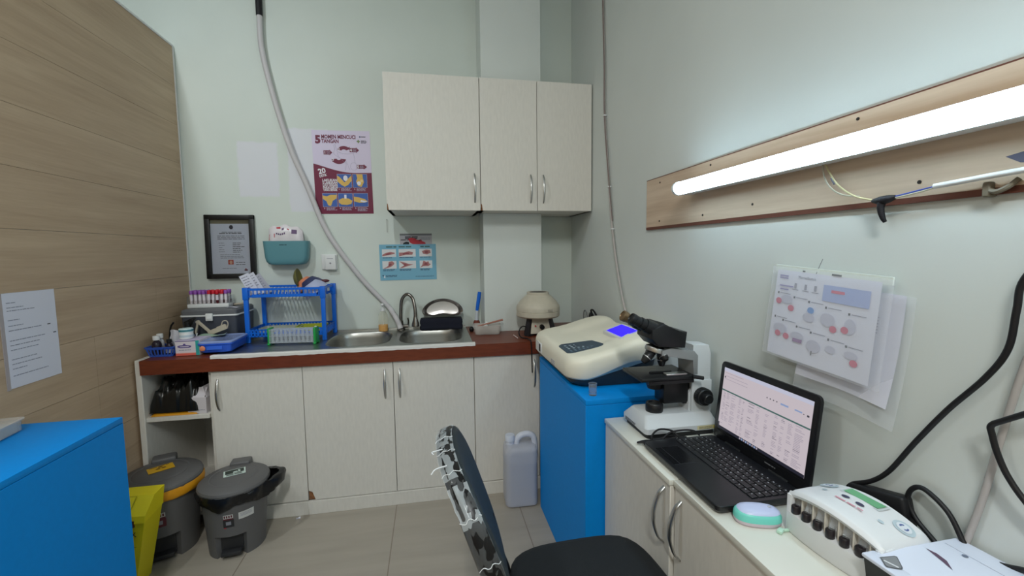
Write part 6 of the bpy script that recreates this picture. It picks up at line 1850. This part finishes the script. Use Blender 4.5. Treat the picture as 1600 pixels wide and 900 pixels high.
# torn wrap around the rim
WRAP = m('wrap_milky', (196, 204, 208), .25, alpha=.50); WRAP2 = m('wrap_clear', (200, 206, 210), .08, alpha=.10, spec=.8)
b = B(BT)
rn = random.Random(17)
def rim(a, f, x):
    r_ = sup(.200, .195, 3.2, a) * f
    y, z = r_ * math.cos(a), .185 + r_ * math.sin(a)
    return Vector((x - .018 * (1 - (y / .2) ** 2), y, z))
def wrapband(a0, a1, mat, puff, seed, thick=1.0):
    nn = max(3, int((a1 - a0) / .035))
    V = []; F = []
    for i in range(nn + 1):
        a = a0 + (a1 - a0) * i / nn
        for j in range(7):
            t_ = j / 6
            ph = math.pi * t_
            wob = puff * (noise.noise(Vector((a * 9, t_ * 4, seed))) + .6 * noise.noise(Vector((a * 24, t_ * 7, seed + 3))))
            f = .985 + .018 * math.sin(ph) * thick + wob * .7
            x = .021 - .036 * t_ + wob * .06
            V.append(rim(a, f, x))
    for i in range(nn):
        for j in range(6):
            F.append((i * 7 + j, (i + 1) * 7 + j, (i + 1) * 7 + j + 1, i * 7 + j + 1))
    b.vf(V, F, mat)
top = math.pi / 2
wrapband(top - .62, top - .02, WRAP, .020, 1.3)
wrapband(top - 1.0, top - .60, WRAP, .022, 5.1, .8)
wrapband(top - .02, top + .55, WRAP, .018, 8.8)
wrapband(R(180) + .0, R(180) + .75, WRAP2, .03, 3.3)
wrapband(top + .5, R(182), WRAP2, .024, 4.3)
wrapband(top + .62, top + .95, WRAP, .03, 9.7, .7)
wrapband(-.75, top - .95, WRAP2, .026, 6.6)
for a0 in (top - .2, top + .12, top + .48, top + .9, top + 1.25, R(195), R(208), R(222)):
    pts = []
    for j in range(9):
        t_ = j / 8
        pts.append(rim(a0 + .012 * math.sin(j * 1.7 + a0 * 9), .985 + .022 * math.sin(math.pi * t_), .022 - .038 * t_))
    b.tube(pts, .0007, m('wrap_crease', (222, 226, 230), .3), 5, 4)
for a0, L_ in ((top + .40, .030), (top + .10, .018)):
    p = rim(a0, 1.03, 0)
    b.tube([p, p + Vector((-.02, -.004, .004)), p + Vector((-L_, -.008, .000))], .0012, m('wrap_crease', (222, 226, 230), .3), 5, 4)
plab(b.build('plastic_wrap', ch, 70, fix=False), 'torn milky plastic wrap around the backrest rim')
# tubular frame
b = B()
for s_ in (-1, 1):
    y = s_ * .165
    b.tube([(-.200, y, .012), (-.195, y, .20), (-.188, y, .42), (-.212, y * .9, .52), (-.236, y * .9, .62)], .0115, FRAME, 12, 8)
b.build('rear_leg', ch)
for s_ in (-1, 1):
    b = B(); y = s_ * .175
    b.tube([(.185, y, .012), (.180, y, .20), (.165, y, .40), (.140, y, .410), (-.190, y, .405)], .0115, FRAME, 12, 8); b.build('front_leg', ch)
b = B(); b.cyl((-.198, -.165, .15), (-.198, .165, .15), .009, FRAME, n=14); b.cyl((.182, -.175, .15), (.182, .175, .15), .009, FRAME, n=14); b.build('stretcher', ch)
for x, y in ((-.200, .165), (-.200, -.165), (.185, .175), (.185, -.175)):
    B().lathe([(.015, 0), (.016, .002), (.015, .03)], BLACK, c=(x, y, 0.0005), n=16).build('foot_cap', ch)
# ------------------------------------------------------------------ ceiling lamps (real fittings above the frame)
def ceiling_tube(label, loc, ln, rot, power, col, w_=.10):
    t = thing('ceiling_lamp', label, 'lamp', loc, rot=rot)
    b = B(); b.box(-.06, .06, -ln / 2, ln / 2, -.045, 0, WHITE, .004, 2); b.build('housing', t)
    b = B(); b.box(-.05, .05, -ln / 2 + .02, ln / 2 - .02, -.052, -.045, m('lamp_diffuser', (255, 252, 240), .4, emit=6.0), .003, 2); b.build('diffuser', t)
    b = B(); b.cyl((0, 0, 0), (0, 0, .02), .03, WHITE); b.build('mount', t)
    L_ = bpy.data.lights.new('ceiling_light', 'AREA')
    L_.shape = 'RECTANGLE'; L_.size = w_; L_.size_y = ln; L_.energy = power; L_.color = col
    lo_ = bpy.data.objects.new('ceiling_light', L_); COL.objects.link(lo_)
    lo_.matrix_world = t.matrix_basis @ Matrix.Translation((0, 0, -.06))
    return t
ceiling_tube('slim tilted lamp below the ceiling above the oak partition, aimed at the back wall', (-1.36, 0.90, 2.97), 0.4, (R(22), R(6), 0), 16.5, (0.92, 1.0, 1.03))
ceiling_tube('slim ceiling lamp behind the viewer, out of the photo', (-0.25, -0.95, 3.0), 1.2, (R(10), 0, 0), 60, (0.97, 1.0, 0.985))
wd = bpy.data.worlds.new('room_world'); SC.world = wd
wd.use_nodes = True
wd.node_tree.nodes['Background'].inputs[0].default_value = (0.8, 0.9, 1.0, 1)
wd.node_tree.nodes['Background'].inputs[1].default_value = 0.05

# ------------------------------------------------------------------ camera
F = 677.1
yaw, pitch, roll = R(10.547), R(4.823), R(-0.6457)
f = Vector((math.sin(yaw) * math.cos(pitch), math.cos(yaw) * math.cos(pitch), -math.sin(pitch)))
r = Vector((math.cos(yaw), -math.sin(yaw), 0)); u = r.cross(f)
r2 = r * math.cos(roll) + u * math.sin(roll); u2 = -r * math.sin(roll) + u * math.cos(roll)
cd = bpy.data.cameras.new('camera'); cam = bpy.data.objects.new('camera', cd); COL.objects.link(cam)
Mc = Matrix(((r2.x, u2.x, -f.x, 0), (r2.y, u2.y, -f.y, 0), (r2.z, u2.z, -f.z, 1.26), (0, 0, 0, 1)))
cam.matrix_world = Mc
cd.sensor_width = 36; cd.lens = F / 1600 * 36; cd.clip_start = 0.02
SC.camera = cam
SC.view_settings.view_transform = 'Standard'; SC.view_settings.look = 'None'
SC.view_settings.gamma = 1; SC.view_settings.use_curve_mapping = False
SC.view_settings.exposure = -0.12
